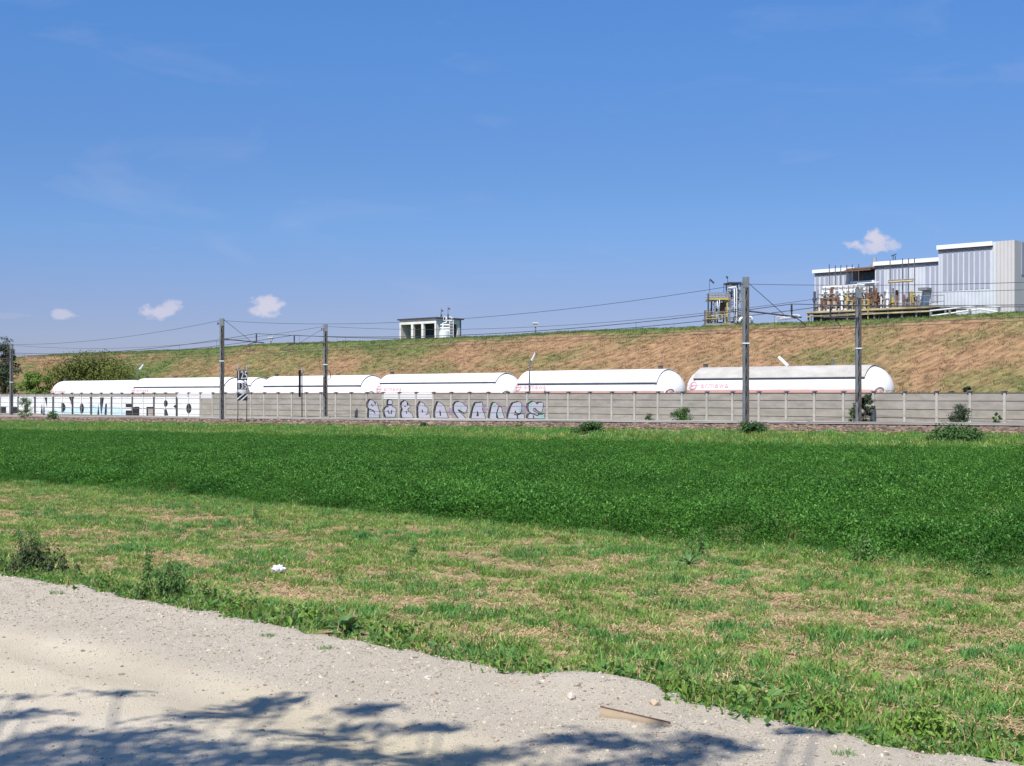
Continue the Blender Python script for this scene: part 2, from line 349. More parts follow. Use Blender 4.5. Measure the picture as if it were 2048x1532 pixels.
P = sample_area(14, 26, 8.5, lambda s, c: c > crop_near(s))+sample_area(14, 16, 12, lambda s, c: crop_near(s)-.1 < c < crop_near(s)+.5)+sample_area(13.4, 16, 2.6, lambda s, c: crop_near(s)-.8 < c < crop_near(s) and fb(s, c, .9, 88) > .05)+sample_area(26, 40, 6.0, lambda s, c: c < crop_far(s))
gn_scatter('crop', [(s, c, zg(s, c)-.02-(.16*random.random() if c < crop_near(s)+.45 else 0)) for s, c in P], RNG.uniform(0, 6.28, len(P)), [random.uniform(.78, 1.14)*(1+.22*mn.noise(Vector((p[0]*.3, p[1]*.3, 0))))*(random.uniform(.55, .95) if p[1] < crop_near(p[0])+.35 else 1) for p in P], crop_v, 'dense dark green leafy crop filling the middle of the field')
# mown strip
def tuft_set(nv, n, rad, h, wd, m, lean=.6, m2=None, frac=0):
    out = []
    for k in range(nv):
        v = []; f = []; blades(v, f, n, rad, h, wd, lean); mi = [1 if (m2 and random.random() < frac) else 0 for _ in range(n) for _q in (0, 1)]
        out.append(raw_obj('grass_tuft_kind', v, f, [m, m2] if m2 else m, mi))
    return out
T_a = tuft_set(6, 24, .07, .075, .0075, gr_a, 1.1, straw, .14); T_b = tuft_set(3, 30, .085, .10, .008, gr_b, .9)
st_v = []
for k in range(4):
    v = []; f = []
    for _ in range(26):
        a = random.uniform(0, 6.28); x, y = random.uniform(-.13, .13), random.uniform(-.13, .13); L_ = random.uniform(.03, .09); ww = .0035
        ca_, sa_ = math.cos(a), math.sin(a); z0 = random.uniform(.003, .03); z1 = random.uniform(.003, .035); b0 = len(v)
        v += [(x-sa_*ww, y+ca_*ww, z0), (x+sa_*ww, y-ca_*ww, z0), (x+ca_*L_+sa_*ww, y+sa_*L_-ca_*ww, z1), (x+ca_*L_-sa_*ww, y+sa_*L_+ca_*ww, z1)]; f.append((b0, b0+1, b0+2, b0+3))
    st_v.append(raw_obj('straw_kind', v, f, straw))
def in_strip(s, c): return edge(s)+.05 < c < crop_near(s)+.4 and free(s, c)
P = sample_area(5.8, 15.2, 105, lambda s, c: (1-soil_strip(s, c)*.80) if in_strip(s, c) else 0)
gn_scatter('mown_grass', [(s, c, zg(s, c)-.005) for s, c in P], RNG.uniform(0, 6.28, len(P)), [random.uniform(.55, 1.15)*(1.25-.6*soil_strip(*p)) for p in P], T_a, 'short mown grass between gravel road and crop')
P = sample_area(5.8, 15.2, 34, lambda s, c: (1 if fb(s, c, .8, 21) > .18 or c < 6.5 or (7.0 < c < 7.8 and s > -6) or c > 14.1 else .04) if in_strip(s, c) else 0)
gn_scatter('bluish_grass', [(s, c, zg(s, c)-.005) for s, c in P], RNG.uniform(0, 6.28, len(P)), [random.uniform(.6, 1.3) for p in P], T_b, 'patches of thicker blue green grass in mown strip')
P = sample_area(5.8, 15.2, 75, lambda s, c: .3+.7*soil_strip(s, c) if in_strip(s, c) else 0)
gn_scatter('dry_straw', [(s, c, zg(s, c)) for s, c in P], RNG.uniform(0, 6.28, len(P)), [random.uniform(.7, 1.2) for p in P], st_v, 'dry straw cuttings lying in mown strip')
# verge grass along the road: taller
T_v = tuft_set(5, 24, .09, .17, .007, gr_a, .7, straw, .2)
P = sample_area(5.8, 7.1, 46, lambda s, c: max(0, 1-(c-edge(s)-.05)*1.1)*(.85 if fb(s, c, 1.3, 30) > .0 else .22) if c > edge(s)+.04 and free(s, c) else 0)
gn_scatter('verge_grass', [(s, c, zg(s, c)-.03) for s, c in P], RNG.uniform(0, 6.28, len(P)), [random.uniform(.45, 1.15) for p in P], T_v, 'taller uncut grass along edge of gravel road')
VW = []
for k in range(5):
    v = []; f = []; mi = []
    for q in range(46):
        a = random.uniform(0, 6.28); rr = .11*math.sqrt(random.random()); leafq(v, f, (rr*math.cos(a), rr*math.sin(a), random.uniform(.01, .10)), random.uniform(.012, .024), .5, rn()); mi.append(0 if random.random() < .6 else 1)
    n0 = len(f); blades(v, f, 9, .1, .13, .003, .6); mi += [2]*(len(f)-n0)
    VW.append(raw_obj('verge_weed_kind', v, f, [weed_m, weed_l, straw], mi))
P = sample_area(5.8, 7.0, 62, lambda s, c: max(0, 1-(c-edge(s)-.05)*1.3)*(1 if fb(s, c, 1.6, 60) > -.12 or s < -8 or s > -4.6 else .15) if c > edge(s)-.02 and free(s, c) else 0)
gn_scatter('verge_weeds', [(s, c, zg(s, c)-.01) for s, c in P], RNG.uniform(0, 6.28, len(P)), [random.uniform(.6, 1.2)*(1.5 if fb(p[0], p[1], 1.2, 71) > .15 else 1) for p in P], VW, 'low broadleaf weeds growing thick along road edge')
# rough grass between crop and track
T_r = tuft_set(4, 34, .26, .30, .03, gr_y, .5, straw, .12); T_r2 = tuft_set(3, 34, .26, .30, .03, gr_b, .5, gr_y, .2)
P = sample_area(38.6, 56.6, 4.2, lambda s, c: 1 if c > crop_far(s) and fb(s, c, .25, 40) > -.15 else .12 if c > crop_far(s) else 0, extra=3)
gn_scatter('trackside_grass', [(s, c, zg(s, c)-.03) for s, c in P], RNG.uniform(0, 6.28, len(P)), [random.uniform(.55, 1.2)*(1 if p[1] < 54 else .6) for p in P], T_r, 'light green rough grass between crop and ballast')
P = sample_area(38.6, 57.2, 3.2, lambda s, c: 1 if c > crop_far(s) and fb(s, c, .25, 40) < .05 or c < 41 else .2, extra=3)
gn_scatter('trackside_weeds', [(s, c, zg(s, c)-.03) for s, c in P if c > crop_far(s)-.2], RNG.uniform(0, 6.28, len(P))[:sum(1 for p in P if p[1] > crop_far(p[0])-.2)], [random.uniform(.6, 1.25)*(1 if p[1] < 55 else .5) for p in P if p[1] > crop_far(p[0])-.2], T_r2, 'darker weedy grass below the railway ballast')
# tufts on the bank
dry_b = mat('bank_straw', (.33,.225,.14), (.24,.155,.095), .6, .9, rnd=.2, trans=.2, c3=(.30,.17,.10), s3=.10)
grn_b = mat('bank_green', (.12,.18,.05), (.16,.20,.07), .6, .8, rnd=.25, trans=.15)
T_d = tuft_set(6, 14, .30, .22, .035, dry_b, 1.8); T_g = tuft_set(5, 16, .30, .24, .04, grn_b, 1.2)
P = sample_area(88, 106, 6.0, lambda s, c: 1, extra=3)
pd_ = []; pg_ = []
for p in P:
    (pg_ if random.random() < green_bank(*p) else pd_).append(p)
for nm, pp, tt, lb in (('dry_bank_grass', pd_, T_d, 'dry straw coloured grass covering the embankment'), ('green_bank_grass', pg_, T_g, 'green grass patches and green rim of the embankment')):
    gn_scatter(nm, [(s, c, zbank(s, c)-.05) for s, c in pp], RNG.uniform(0, 6.28, len(pp)), [random.uniform(.55, 1.15) for p in pp], tt, lb)
# stones
def stone_mesh(name, r, m, seed):
    rs = random.Random(seed); import bmesh
    bm = bmesh.new(); bmesh.ops.create_icosphere(bm, subdivisions=2 if r > .03 else 1, radius=1); sx, sy, sz = rs.uniform(.7, 1.2), rs.uniform(.7, 1.2), rs.uniform(.45, .8)
    for vv in bm.verts:
        k = 1+.35*mn.noise(vv.co*1.3+Vector((seed, 0, 0))); vv.co = Vector((vv.co.x*sx*k, vv.co.y*sy*k, vv.co.z*sz*k))*r
    me = bpy.data.meshes.new(name); bm.to_mesh(me); bm.free(); me.materials.append(m); return bpy.data.objects.new(name, me)
st_m = mat('pebble', (.52,.455,.36), (.28,.24,.19), 20, .9, rnd=.4, bump=.3, bscale=60)
ST = [stone_mesh('pebble_kind', .010, st_m, k) for k in range(5)]
P = [(s, c) for s, c in sample_area(2.4, 6.1, 1500, lambda s, c: (.16+.84*max(0, min(1, (c-4.5)/.4))) if c < edge(s)+.03 else 0)]
gn_scatter('loose_gravel', [(s, c, zroad(s, c)+.001) for s, c in P], RNG.uniform(0, 6.28, len(P)), [min(2.0, .22+.24*random.expovariate(1.0)) for p in P], ST, 'loose pale pebbles along the road shoulder')
bal_m = mat('ballast_stone', (.24,.175,.125), (.10,.075,.055), 1.5, .95, rnd=.6)
BS = [stone_mesh('ballast_kind', .11, bal_m, 20+k) for k in range(5)]
bed_m = mat('ballast_bed', (.22,.15,.11), (.12,.085,.065), 9, .95, bump=1, bscale=14, rnd=0)
sheet('track_bed', rng_list((-320,-30,3),(-30,160,6)), [55.9,57,58.6,60,70.4,71.8], lambda s, c: zg(s, c, 0)+(-.05 if c < 56 else .03), bed_m)
P = sample_area(56.4, 61.5, 16, lambda s, c: 1, extra=4)
gn_scatter('ballast_stones', [(s, c, zg(s, c, 0)+.03) for s, c in P], RNG.uniform(0, 6.28, len(P)), [random.uniform(.45, 1.1) for p in P], BS, 'brown crushed stone ballast along near track')
# ---------------------------------------------------------------- railway tracks
rail_m = mat('rail_steel', (.11,.075,.06), (.07,.05,.04), 2, .7, .3); head_m = mat('rail_head_highlight', (.85,.83,.80), (.22,.19,.17), .06, rough=.5, metal=.1, spec=.6)  # pale patches put the rail's highlight into the head colour
slp_m = mat('sleeper_concrete', (.33,.31,.28), (.25,.22,.19), 1.2, .9)
def track(cc, label):
    t = thing('railway_track', (-60, cc, railz(-60)-.16), label, 'railway track', 'parallel railway tracks')
    k = .0066
    for sd in (-.72, .72):
        b = MB((0, 0, 0)); pts = [(-260, 0), (160, 0)]
        def seg(y0, y1, z0, z1, mi):
            v = [(x, y, z+k*x) for x in (-260, 160) for (y, z) in ((y0, z0), (y1, z0), (y1, z1), (y0, z1))]
            b.add(v, [(0,1,2,3),(7,6,5,4),(0,4,5,1),(1,5,6,2),(2,6,7,3),(3,7,4,0)], mi)
        seg(sd-.075, sd+.075, .0, .025, 0); seg(sd-.012, sd+.012, .025, .12, 0); seg(sd-.036, sd+.036, .12, .138, 0); seg(sd-.036, sd+.036, .138, .160, 1)
        b.build('rail', [rail_m, head_m], t)
    b = MB()
    for i in range(400): x = -180+i*.62; b.box(x-.12, x+.12, -1.2, 1.2, -.16+k*x, -.005+k*x)
    tag(b.build('sleepers', slp_m, t), None, None, None, 'stuff')
track(62.4, 'near railway track with highlight coloured rail head on brown ballast'); track(66.3, 'far railway track running in front of the concrete wall')
# ---------------------------------------------------------------- concrete wall
CW = 73.9; SR = S(2009.6, CW); TOP = .150
con_m = mat('precast_concrete', (.37,.345,.31), (.28,.26,.23), .8, .9, bump=.3, bscale=30, c3=(.25,.23,.20), s3=1.3, thr3=(.52,.78), stretch=(1, 1, 3))
post_m = mat('post_concrete', (.48,.46,.425), (.36,.345,.32), 1.6, .9, bump=.2, bscale=30)
cap_m = mat('weathered_cap', (.12,.10,.095), (.20,.18,.17), 6, .95); gap_m = mat('joint_shadow_grey', (.10,.09,.085), rough=.95); louv_m = mat('white_louvre', (.78,.78,.78), rough=.6)
wall = thing('concrete_wall', (-90, CW, -2.0), 'long grey precast concrete wall with capped posts and graffiti behind the tracks', 'wall')
WO = (-90, CW, -2.0)
bp_ = MB(); bp_.box(-.075, .075, -.06, .10, -2.35, .03); pmesh = bp_.build('wall_post', post_m, wall)
bc_ = MB(); bc_.box(-.115, .115, -.10, .14, .03, .058); bc_.add([(-.15,-.13,.058),(.15,-.13,.058),(.15,.17,.058),(-.15,.17,.058),(-.15,-.13,.078),(.15,-.13,.078),(.15,.17,.078),(-.15,.17,.078),(0,.02,.125)],
    [(0,3,2,1),(0,1,5,4),(1,2,6,5),(2,3,7,6),(3,0,4,7),(4,5,8),(5,6,8),(6,7,8),(7,4,8)]); capo = bc_.build('post_cap', cap_m, pmesh)
b = MB()
for j in range(5): b.box(.078, 1.922, 0, .05, -.5*(j+1)+.022, -.5*j-.014)
b.box(.079, 1.921, .035, .046, -2.49, -.012, 1); b.box(.078, 1.922, -.03, .06, -.028, -.002, 2)
panel = b.build('wall_panel', [con_m, gap_m, cap_m], wall)
b = MB()
for j in range(1, 5): b.box(.078, 1.922, 0, .05, -.5*(j+1)+.012, -.5*j-.008)
b.box(.079, 1.921, .02, .046, -2.49, -.5, 1)
for j in range(4): b.box(.078, 1.922, -.012+.0*j, .03, -.125*(j+1)+.035, -.125*j, 2)
b.box(.079, 1.921, .02, .035, -.5, -.0, 3)
lpanel = b.build('louvre_panel', [con_m, gap_m, louv_m, mat('louvre_gap', (.40,.39,.38), rough=.9)], wall)
first = {}
def place(src, key, x, z):
    if key not in first: o = src; first[key] = 1
    else:
        o = src.copy(); COL.objects.link(o); o.parent = wall
        for ch in src.children:
            c2 = ch.copy(); COL.objects.link(c2); c2.parent = o
    o.location = (x, 0, z)
NP = 70                                    # posts: index 59 stands at px 2009.6
for k in range(-8, 62):
    x = SR+(k-59)*2.0-WO[0]; place(pmesh, 'p', x, TOP-WO[2])
    if k < 61: place(*((lpanel, 'l') if k in (18, 19, 20, 33, 34, 35) else (panel, 'n')), x, TOP-WO[2])
# graffiti, rastered in the plane of the wall: list of (material index or None)
def inpoly(x, y, P):
    r = False; j = len(P)-1
    for i in range(len(P)):
        xi, yi = P[i]; xj, yj = P[j]
        if (yi > y) != (yj > y) and x < (xj-xi)*(y-yi)/(yj-yi)+xi: r = not r
        j = i
    return r
def segd(x, y, a, b):
    dx, dy = b[0]-a[0], b[1]-a[1]; t = max(0, min(1, ((x-a[0])*dx+(y-a[1])*dy)/(dx*dx+dy*dy+1e-9))); return math.hypot(x-a[0]-t*dx, y-a[1]-t*dy)
def raster(name, x0, x1, z0, z1, fn, mats, label, cell=.035):
    # x0,x1 are s; fn(px,py)->index or None ; paint lies on panels, and a copy of it on the post faces
    b = MB(WO); nx = int((x1-x0)/cell); nzn = int((z1-z0)/cell)
    uu = lambda s: (F*(F*CW+s*U))/(U*CW-s*F)
    pxs = [1024+uu(x0+(i+.5)*cell) for i in range(nx)]
    for j in range(nzn):
        z = z0+(j+.5)*cell; rel = (TOP-z) % .5
        run = None
        for i in range(nx+1):
            mi = None; ly = 0
            if i < nx:
                s = x0+(i+.5)*cell; q = (s-SR) % 2.0; on = q < .075 or q > 1.925
                ly = -.066 if on else -.006
                if on or .022 < rel < .478: mi = fn(pxs[i], HOR-z*F/Yd(pxs[i], CW))
            key = (mi, ly)
            if run and (i == nx or key != run[0]):
                if run[0][0] is not None:
                    xa = x0+run[1]*cell; xb = x0+i*cell; y = CW+run[0][1]; za = z0+j*cell; zb = za+cell
                    b.add([(xa, y, za), (xb, y, za), (xb, y, zb), (xa, y, zb)], [(0, 1, 2, 3)], run[0][0])
                run = None
            if run is None: run = (key, i)
    o = b.build(name, mats, wall); o['label'] = label; return o
white_p = mat('white_paint', (.80,.81,.82), (.66,.70,.74), 1.5, .8); blue_p = mat('pale_blue_paint', (.42,.62,.78), (.60,.74,.82), 2.5, .8); black_p = mat('black_paint', (.018,.017,.026), (.03,.028,.04), 3, .8)
silver_p = mat('silver_paint', (.37,.375,.46), (.44,.445,.53), 3, .6, stretch=(1, 1, 5)); purple_p = mat('purple_paint', (.23,.17,.29), (.34,.27,.34), 3, .8); green_p = mat('green_paint', (.20,.46,.36), rough=.8)
def ell(x, y, cx, cy, rx, ry): return ((x-cx)/rx)**2+((y-cy)/ry)**2 < 1
def rect(x, y, a, b_, c_, d): return a < x < c_ and b_ < y < d
LET = {
 'T': lambda x, y: y < .58 or .31 < x < .67,
 'O': lambda x, y: not ell(x, y, .5, .68, .12, .30) and not (y < .06 and (x < .04 or x > .96)),
 'N': lambda x, y: not inpoly(x, y, [(.52,.02),(.68,.02),(.68,.66)]) and not inpoly(x, y, [(.27,1.1),(.36,.36),(.43,1.1)]),
 'D': lambda x, y: not (x > .42 and ell(x, y, .42, .62, .22, .30)) and not inpoly(x, y, [(.80,-.1),(1.1,-.1),(1.1,.5),(.98,.42)]),
 'M': lambda x, y: not inpoly(x, y, [(.42,.03),(.62,.03),(.50,1.0),(.48,1.0)]) and not inpoly(x, y, [(.26,1.1),(.33,.38),(.38,1.1)]) and not inpoly(x, y, [(.64,1.1),(.69,.4),(.78,.4),(.76,1.1)]),
 'E': lambda x, y: not rect(x, y, .68, .40, 1.1, .60) and not rect(x, y, .68, .80, 1.1, 1.1),
 'R': lambda x, y: not ell(x, y, .52, .38, .09, .19) and not inpoly(x, y, [(.44,1.1),(.46,.72),(.56,.74),(.64,1.1)]) and not inpoly(x, y, [(.87,.55),(1.1,.35),(1.1,.8)])}
WORD = [('T',2,35.6),('O',37.2,68.8),('N',72,105),('D',108.5,144),('O',147,181),('M',184.5,222.5),('E',225,264),('T',266.5,306),('R',310,352),('O',356,399.5)]
def word(px, py):
    bx = mn.noise(Vector((px*.8, 0, 0)))*.8
    y0 = 794.2+.0015*px+bx; 
    if py < y0-.6 or px > 400.8: return None
    y = (py-794.2)/33.5
    for ch, a, b_ in WORD:
        if a <= px <= b_:
            if ch == 'E' and px > 244 and py < 794 and False: return 0
            x = (px-a)/(b_-a)
            if LET[ch](x, y):
                t = y*1.0-.25+.5*mn.noise(Vector((px*.07, py*.2, 3)))
                wgt = math.exp(-((px-180)/95)**2)
                return 1 if t*wgt+.22*mn.noise(Vector((px*.5, py*.9, 8)))+.1*mn.noise(Vector((px*3, py*3, 8))) > .30 else 0
            return None if (ch == 'T' and x > .75 and y > .66 and px > 280) else 2
    return 2
raster('painted_word', S(1.5, CW), S(401, CW), -2.05, .02, word, [white_p, blue_p, black_p], 'big white and pale blue block letters painted on wall')
G1 = [([(200,182),(250,210),(275,250),(300,230),(325,265),(330,310),(350,370),(365,420),(355,520),(165,520),(170,400),(178,360),(155,320),(150,270),(170,215)], [[(215,265),(240,300)],[(280,225),(285,265)],[(175,355),(250,385),(280,435)]]),
 ([(535,195),(562,183),(590,195),(600,230),(592,270),(600,315),(655,330),(672,370),(662,450),(640,520),(490,520),(462,430),(455,380),(470,345),(500,320),(530,320),(530,270),(524,230)], [[(522,385),(545,440)],[(592,385),(583,440)],[(535,275),(595,275)]]),
 ([(840,200),(885,235),(900,280),(940,290),(930,320),(895,340),(880,360),(900,400),(960,440),(990,520),(790,520),(775,440),(780,400),(800,360),(775,310),(785,240)], [[(885,240),(885,275)],[(830,302),(850,302)],[(868,400),(870,435)]]),
 ([(1130,220),(1200,260),(1205,300),(1255,330),(1265,370),(1250,420),(1300,450),(1305,520),(1095,520),(1085,400),(1090,300)], [[(1158,375),(1168,415)],[(1235,450),(1262,445)]]),
 ([(1460,220),(1530,260),(1575,310),(1590,380),(1620,450),(1640,520),(1405,520),(1400,420),(1420,310)], [[(1488,385),(1498,470)],[(1498,420),(1500,475)]])]
G2 = [([(170,220),(230,240),(280,290),(315,310),(318,360),(272,440),(215,398),(165,372),(150,385),(200,430),(250,480),(285,530),(170,530),(110,450),(75,380),(75,290),(110,235)], [[(150,370),(180,380),(265,440)]]),
 ([(480,245),(560,240),(598,228),(605,300),(600,370),(640,450),(655,530),(400,530),(415,440),(440,330)], [[(510,405),(512,470)],[(512,410),(530,470)],[(500,472),(530,472)]]),
 ([(810,240),(860,245),(895,290),(905,320),(960,325),(970,400),(1015,530),(905,530),(880,440),(870,530),(740,530),(755,420),(780,300)], [[(900,330),(872,430),(868,510)]]),
 ([(1180,245),(1280,225),(1325,240),(1330,300),(1325,400),(1290,440),(1245,435),(1215,395),(1195,430),(1190,465),(1260,475),(1350,440),(1385,480),(1380,530),(1080,530),(1100,430),(1140,310)], [[(1215,395),(1245,450),(1262,520)]]),
 ([(1540,215),(1590,230),(1620,270),(1650,240),(1735,240),(1730,330),(1700,420),(1630,380),(1600,340),(1560,330),(1545,370),(1570,410),(1640,430),(1640,470),(1700,455),(1755,455),(1762,530),(1455,530),(1470,455),(1545,440),(1480,400),(1462,330),(1470,260)], [[(1575,340),(1570,390)],[(1500,430),(1640,480)],[(1550,480),(1560,515)]])]
def throwup(letters, bx, extra=False):
    def fn(px, py):
        x = (px-bx)*9.309; y = (py-780)*9.309
        ins = False
        for poly, st in letters:
            x0 = min(p[0] for p in poly)-30; x1 = max(p[0] for p in poly)+20
            if not x0 < x < x1: continue
            if inpoly(x, y, poly):
                if any(segd(x, y, s_[i], s_[i+1]) < 10.5 for s_ in st for i in range(len(s_)-1)): return 1
                if extra and any(ell(x, y, *g) for g in ((200,345,22,25),(840,280,22,28),(925,430,24,14),(1305,370,25,40),(1510,260,26,32),(1505,340,22,16),(1710,490,45,30),(455,340,12,18),(925,470,22,20))): return 3
                return 0
            if any(inpoly(x+a, y+b_, poly) for a, b_ in ((34,12),(24,18),(28,4),(16,4),(8,10),(-10,0),(0,10),(0,-10),(-8,6),(12,-8))): return 1
        if extra and any(ell(x, y, *g) for g in ((20,400,45,70),(275,210,32,30),(625,360,40,70),(700,360,22,30),(905,225,20,22),(1040,350,40,60),(1365,340,50,75),(1420,390,28,60),(1770,370,22,26),(1105,250,15,15),(640,290,30,25),(400,295,12,25),(1300,460,20,20))) and mn.noise(Vector((x*.05, y*.05, 0))) > -.35: return 2
        return None
    return fn
raster('painted_letters', S(733, CW), S(899, CW), -2.0, .0, throwup(G1, 720), [silver_p, black_p, purple_p, green_p], 'silver bubble letters with black shadows on plain concrete')
raster('painted_letters', S(895, CW), S(1093, CW), -2.0, .0, throwup(G2, 900, True), [silver_p, black_p, purple_p, green_p], 'silver bubble letters with green spots and purple haze')
# ---------------------------------------------------------------- catenary poles, arms and wires
pole_m = mat('pole_galvanised', (.22,.245,.26), (.15,.17,.18), 2, .6, .25); dark_m = mat('pole_dark', (.075,.065,.06), (.12,.10,.085), 3, .8); band_m = mat('pale_band', (.62,.70,.72), rough=.5)
arm_m = mat('arm_steel', (.18,.15,.15), (.11,.09,.09), 3, .6, .2); ins_m = mat('insulator', (.05,.05,.055), rough=.4); wire_m = mat('wire', (.075,.075,.085), rough=.6, metal=.2)
def make_pole(px, pyt, pyb, c, near, arm, label, zsup, zcon, bandy, black=None):
    s0 = S(px, c); z0 = Z(px, pyb, c)-.25; zt = Z(px, pyt, c); H = zt-z0
    t = thing('catenary_pole', (s0, c, z0), label, 'pole', 'lattice catenary poles beside the tracks'); t.rotation_euler = (0, 0, 0)
    # world aligned local frame: x right, y away
    b = MB(); w0, w1 = .17, .15
    for k in range(2):
        x0, x1 = ((-.165, -.045) if k == 0 else (.055, .15))
        mi = 0 if k == 0 else 1  # right channel and back strip darker than the left channel
        b.box(x0, x1, -.10, -.085, 0, H, mi); b.box(x0, x1, .085, .10, 0, H, mi); b.box(x0 if k == 0 else x1-.012, x0+.012 if k == 0 else x1, -.0849, .0849, 0, H, mi)
    b.box(-.150, .138, .06, .07, 0, H, 1)
    nseg = int(H/.42)
    for i in range(nseg):
        za, zb = H*i/nseg, H*(i+1)/nseg; xa, xb = (-.05, .07) if i % 2 else (.07, -.05)
        b.tube([(xa, -.108, za), (xb, -.108, zb)], .014, 4, 0)
    b.box(-.168, .153, -.115, -.10, H-.55, H-.02, 0)
    b.build('lattice_mast', [pole_m, dark_m], t)
    b = MB(); b.box(-.185, .17, -.125, .118, 0, .07); o = b.build('collar_band', band_m, t); o.location.z = Z(px, bandy, c)-z0
    b = MB(); b.box(-.35, .35, -.3, .3, -.5, .18); b.build('footing', slp_m, t)
    # cantilever along arm direction (unit vector a, in world x,y)
    n_ = Vector((NX, NY, 0)) * (1 if near else -1); d_ = Vector((DX, DY, 0)); a = (n_*arm[0]+d_*arm[1]).normalized(); Lm = arm[2]
    sup = a*Lm; za = zsup-.62-z0; zc = zcon-z0
    A0 = a*.16; b = MB()
    b.tube([A0+Vector((0, 0, za+.10)), a*(Lm*1.22)+Vector((0, 0, za-.06))], .045, 6, 0)
    b.build('cantilever_arm', arm_m, t)
    b = MB(); b.tube([A0+Vector((0, 0, zsup-z0+.95 if near else zsup-z0+.65)), a*(Lm*.82)+Vector((0, 0, za+.05))], .018, 5); b.build('stay_rod', arm_m, t)
    b = MB(); b.tube([sup+Vector((0, 0, za-.05)), sup+Vector((0, 0, za+.2)), sup+Vector((0, 0, za+.62))], [.05, .045, .04], 6)
    for q in range(5): b.tube([sup+Vector((0, 0, za+.22+.075*q)), sup+Vector((0, 0, za+.245+.075*q))], .07, 8)
    b.build('insulator', ins_m, t)
    sg = arm[3]; h1 = sup+a*(.1*sg)*0
    pts = [sup+Vector((0, 0, za-.08)), sup+a*.45*sg+Vector((0, 0, za-.13)), sup+a*.85*sg+Vector((0, 0, za-.28)), sup+a*1.15*sg+Vector((0, 0, za-.44)), sup+a*1.22*sg+Vector((0, 0, za-.53)), sup+a*1.15*sg+Vector((0, 0, za-.58)), sup+a*.1*sg+Vector((0, 0, zc+.03))]
    b = MB(); b.tube(pts, .028, 5); b.build('registration_arm', arm_m, t)
    b = MB(); b.tube([(-.3, -.05, H-.38), (-.12, -.05, H-.34)], .035, 5); b.tube([(-.30, -.05, H-.5), (-.30, -.05, H-.28)], .04, 6); b.build('wire_clamp', ins_m, t)
    if black:
        b = MB(); b.box(-.185, -.06, -.12, -.1011, Z(px, black[1], c)-z0, Z(px, black[0], c)-z0); b.build('painted_section', dark_m, t)
    return t, W(s0, c, 0)+sup
pA, supA = make_pole(1492, 554, 850, 59.4, True, (1, .12, 3.75, 1), 'tall near catenary pole at right with arm reaching right', 4.87, 3.62, 688)
pB, supB = make_pole(444, 637, 840, 59.4, True, (1, 0, 3.15, -1), 'near catenary pole beside the 125 speed board', 4.72, 3.38, 723)
pC, supC = make_pole(1717, 577, 845, 69.4, False, (1, .06, 3.5, -1), 'far catenary pole with leafy bush at its foot', 4.90, 3.62, 698, (785, 802))
pD, supD = make_pole(651, 649, 831, 69.4, False, (1, 0, 3.15, 1), 'far catenary pole just right of black board seen edge on', 4.72, 3.38, 730, (754, 792))
pE, supE = make_pole(23, 688, 828, 69.4, False, (1, 0, 3.15, 1), 'distant catenary pole at left edge before dark tree', 4.45, 3.05, 765)
# cable loop on pole D
b = MB(); b.tube([(.2, 0, Z(651,740,69.4)), (.42, 0, Z(651,746,69.4)), (.40, 0, Z(651,756,69.4)), (.2, 0, Z(651,760,69.4))], .03, 5); o = b.build('cable_loop', ins_m, pD); o.location = (.0, 0, -(Z(651,831,69.4)-.25))
def wire_span(p, q, sag, n=18):
    out = []
    for i in range(n+1):
        t = i/n; v = p.lerp(q, t); v.z -= 4*sag*t*(1-t); out.append(v)
    return out
def wires(name, label, sups, sag, r, contact=None, group=None):
    t = thing(name, tuple(sups[0]), label, 'wire', group, rail=False); o0 = sups[0]
    b = MB(); allp = []
    for i in range(len(sups)-1):
        sp_ = wire_span(sups[i], sups[i+1], sag); allp += sp_[:-1] if i < len(sups)-2 else sp_
    b.tube([p-o0 for p in allp], r, 4); b.build('messenger_wire' if contact else 'strand', wire_m, t, smooth=True)
    if contact:
        b = MB(); b.tube([c_-o0 for c_ in contact], .013, 4); b.build('contact_wire', wire_m, t)
        for i in range(len(sups)-1):
            for k in range(1, 9):
                tt = k/9; v = sups[i].lerp(sups[i+1], tt); v.z -= 4*sag*tt*(1-tt); cz = contact[i].lerp(contact[i+1], tt)
                b = MB(); b.tube([v-o0, cz-o0], .010, 3); b.build('dropper', wire_m, t)
    return t
dv = Vector((DX, DY, 0))
def zset(v, z): return Vector((v.x, v.y, z+EYE))
A_, B_, C_, D_, E_ = [zset(v, z) for v, z in ((supA, 4.87), (supB, 4.72), (supC, 4.9), (supD, 4.72), (supE, 4.45))]
An, Bn = A_, B_
R1 = zset(A_+dv*46, 5.1); L1 = zset(B_-dv*47, 4.5); L2 = zset(L1-dv*50, 4.3)
R2 = zset(C_+dv*47, 5.1); L3 = zset(E_-dv*50, 4.2)
cz = lambda pts, zz: [zset(p, z) for p, z in zip(pts, zz)]
near_s = [R1, A_, B_, L1, L2]; far_s = [R2, C_, D_, E_, L3]
wires('overhead_wire', 'overhead line of the near track with droppers', near_s, .85, .020, cz(near_s, (3.8, 3.62, 3.38, 3.1, 2.9)), 'overhead lines of the two tracks')
wires('overhead_wire', 'overhead line of the far track with droppers', far_s, .85, .020, cz(far_s, (3.8, 3.62, 3.38, 3.05, 2.8)), 'overhead lines of the two tracks')
gA = W(S(1488,59.4), 59.4, Z(1488,568,59.4)); gB = W(S(440,59.4), 59.4, Z(440,641,59.4))
gR = zset(gA+dv*46, 6.0); gL = zset(gB-dv*47, 5.35); gL2 = zset(gL-dv*50, 5.1)
wires('earth_wire', 'thin single wire joining tops of the near poles', [gR, gA, gB, gL, gL2], .95, .013, None, 'pole top wires')
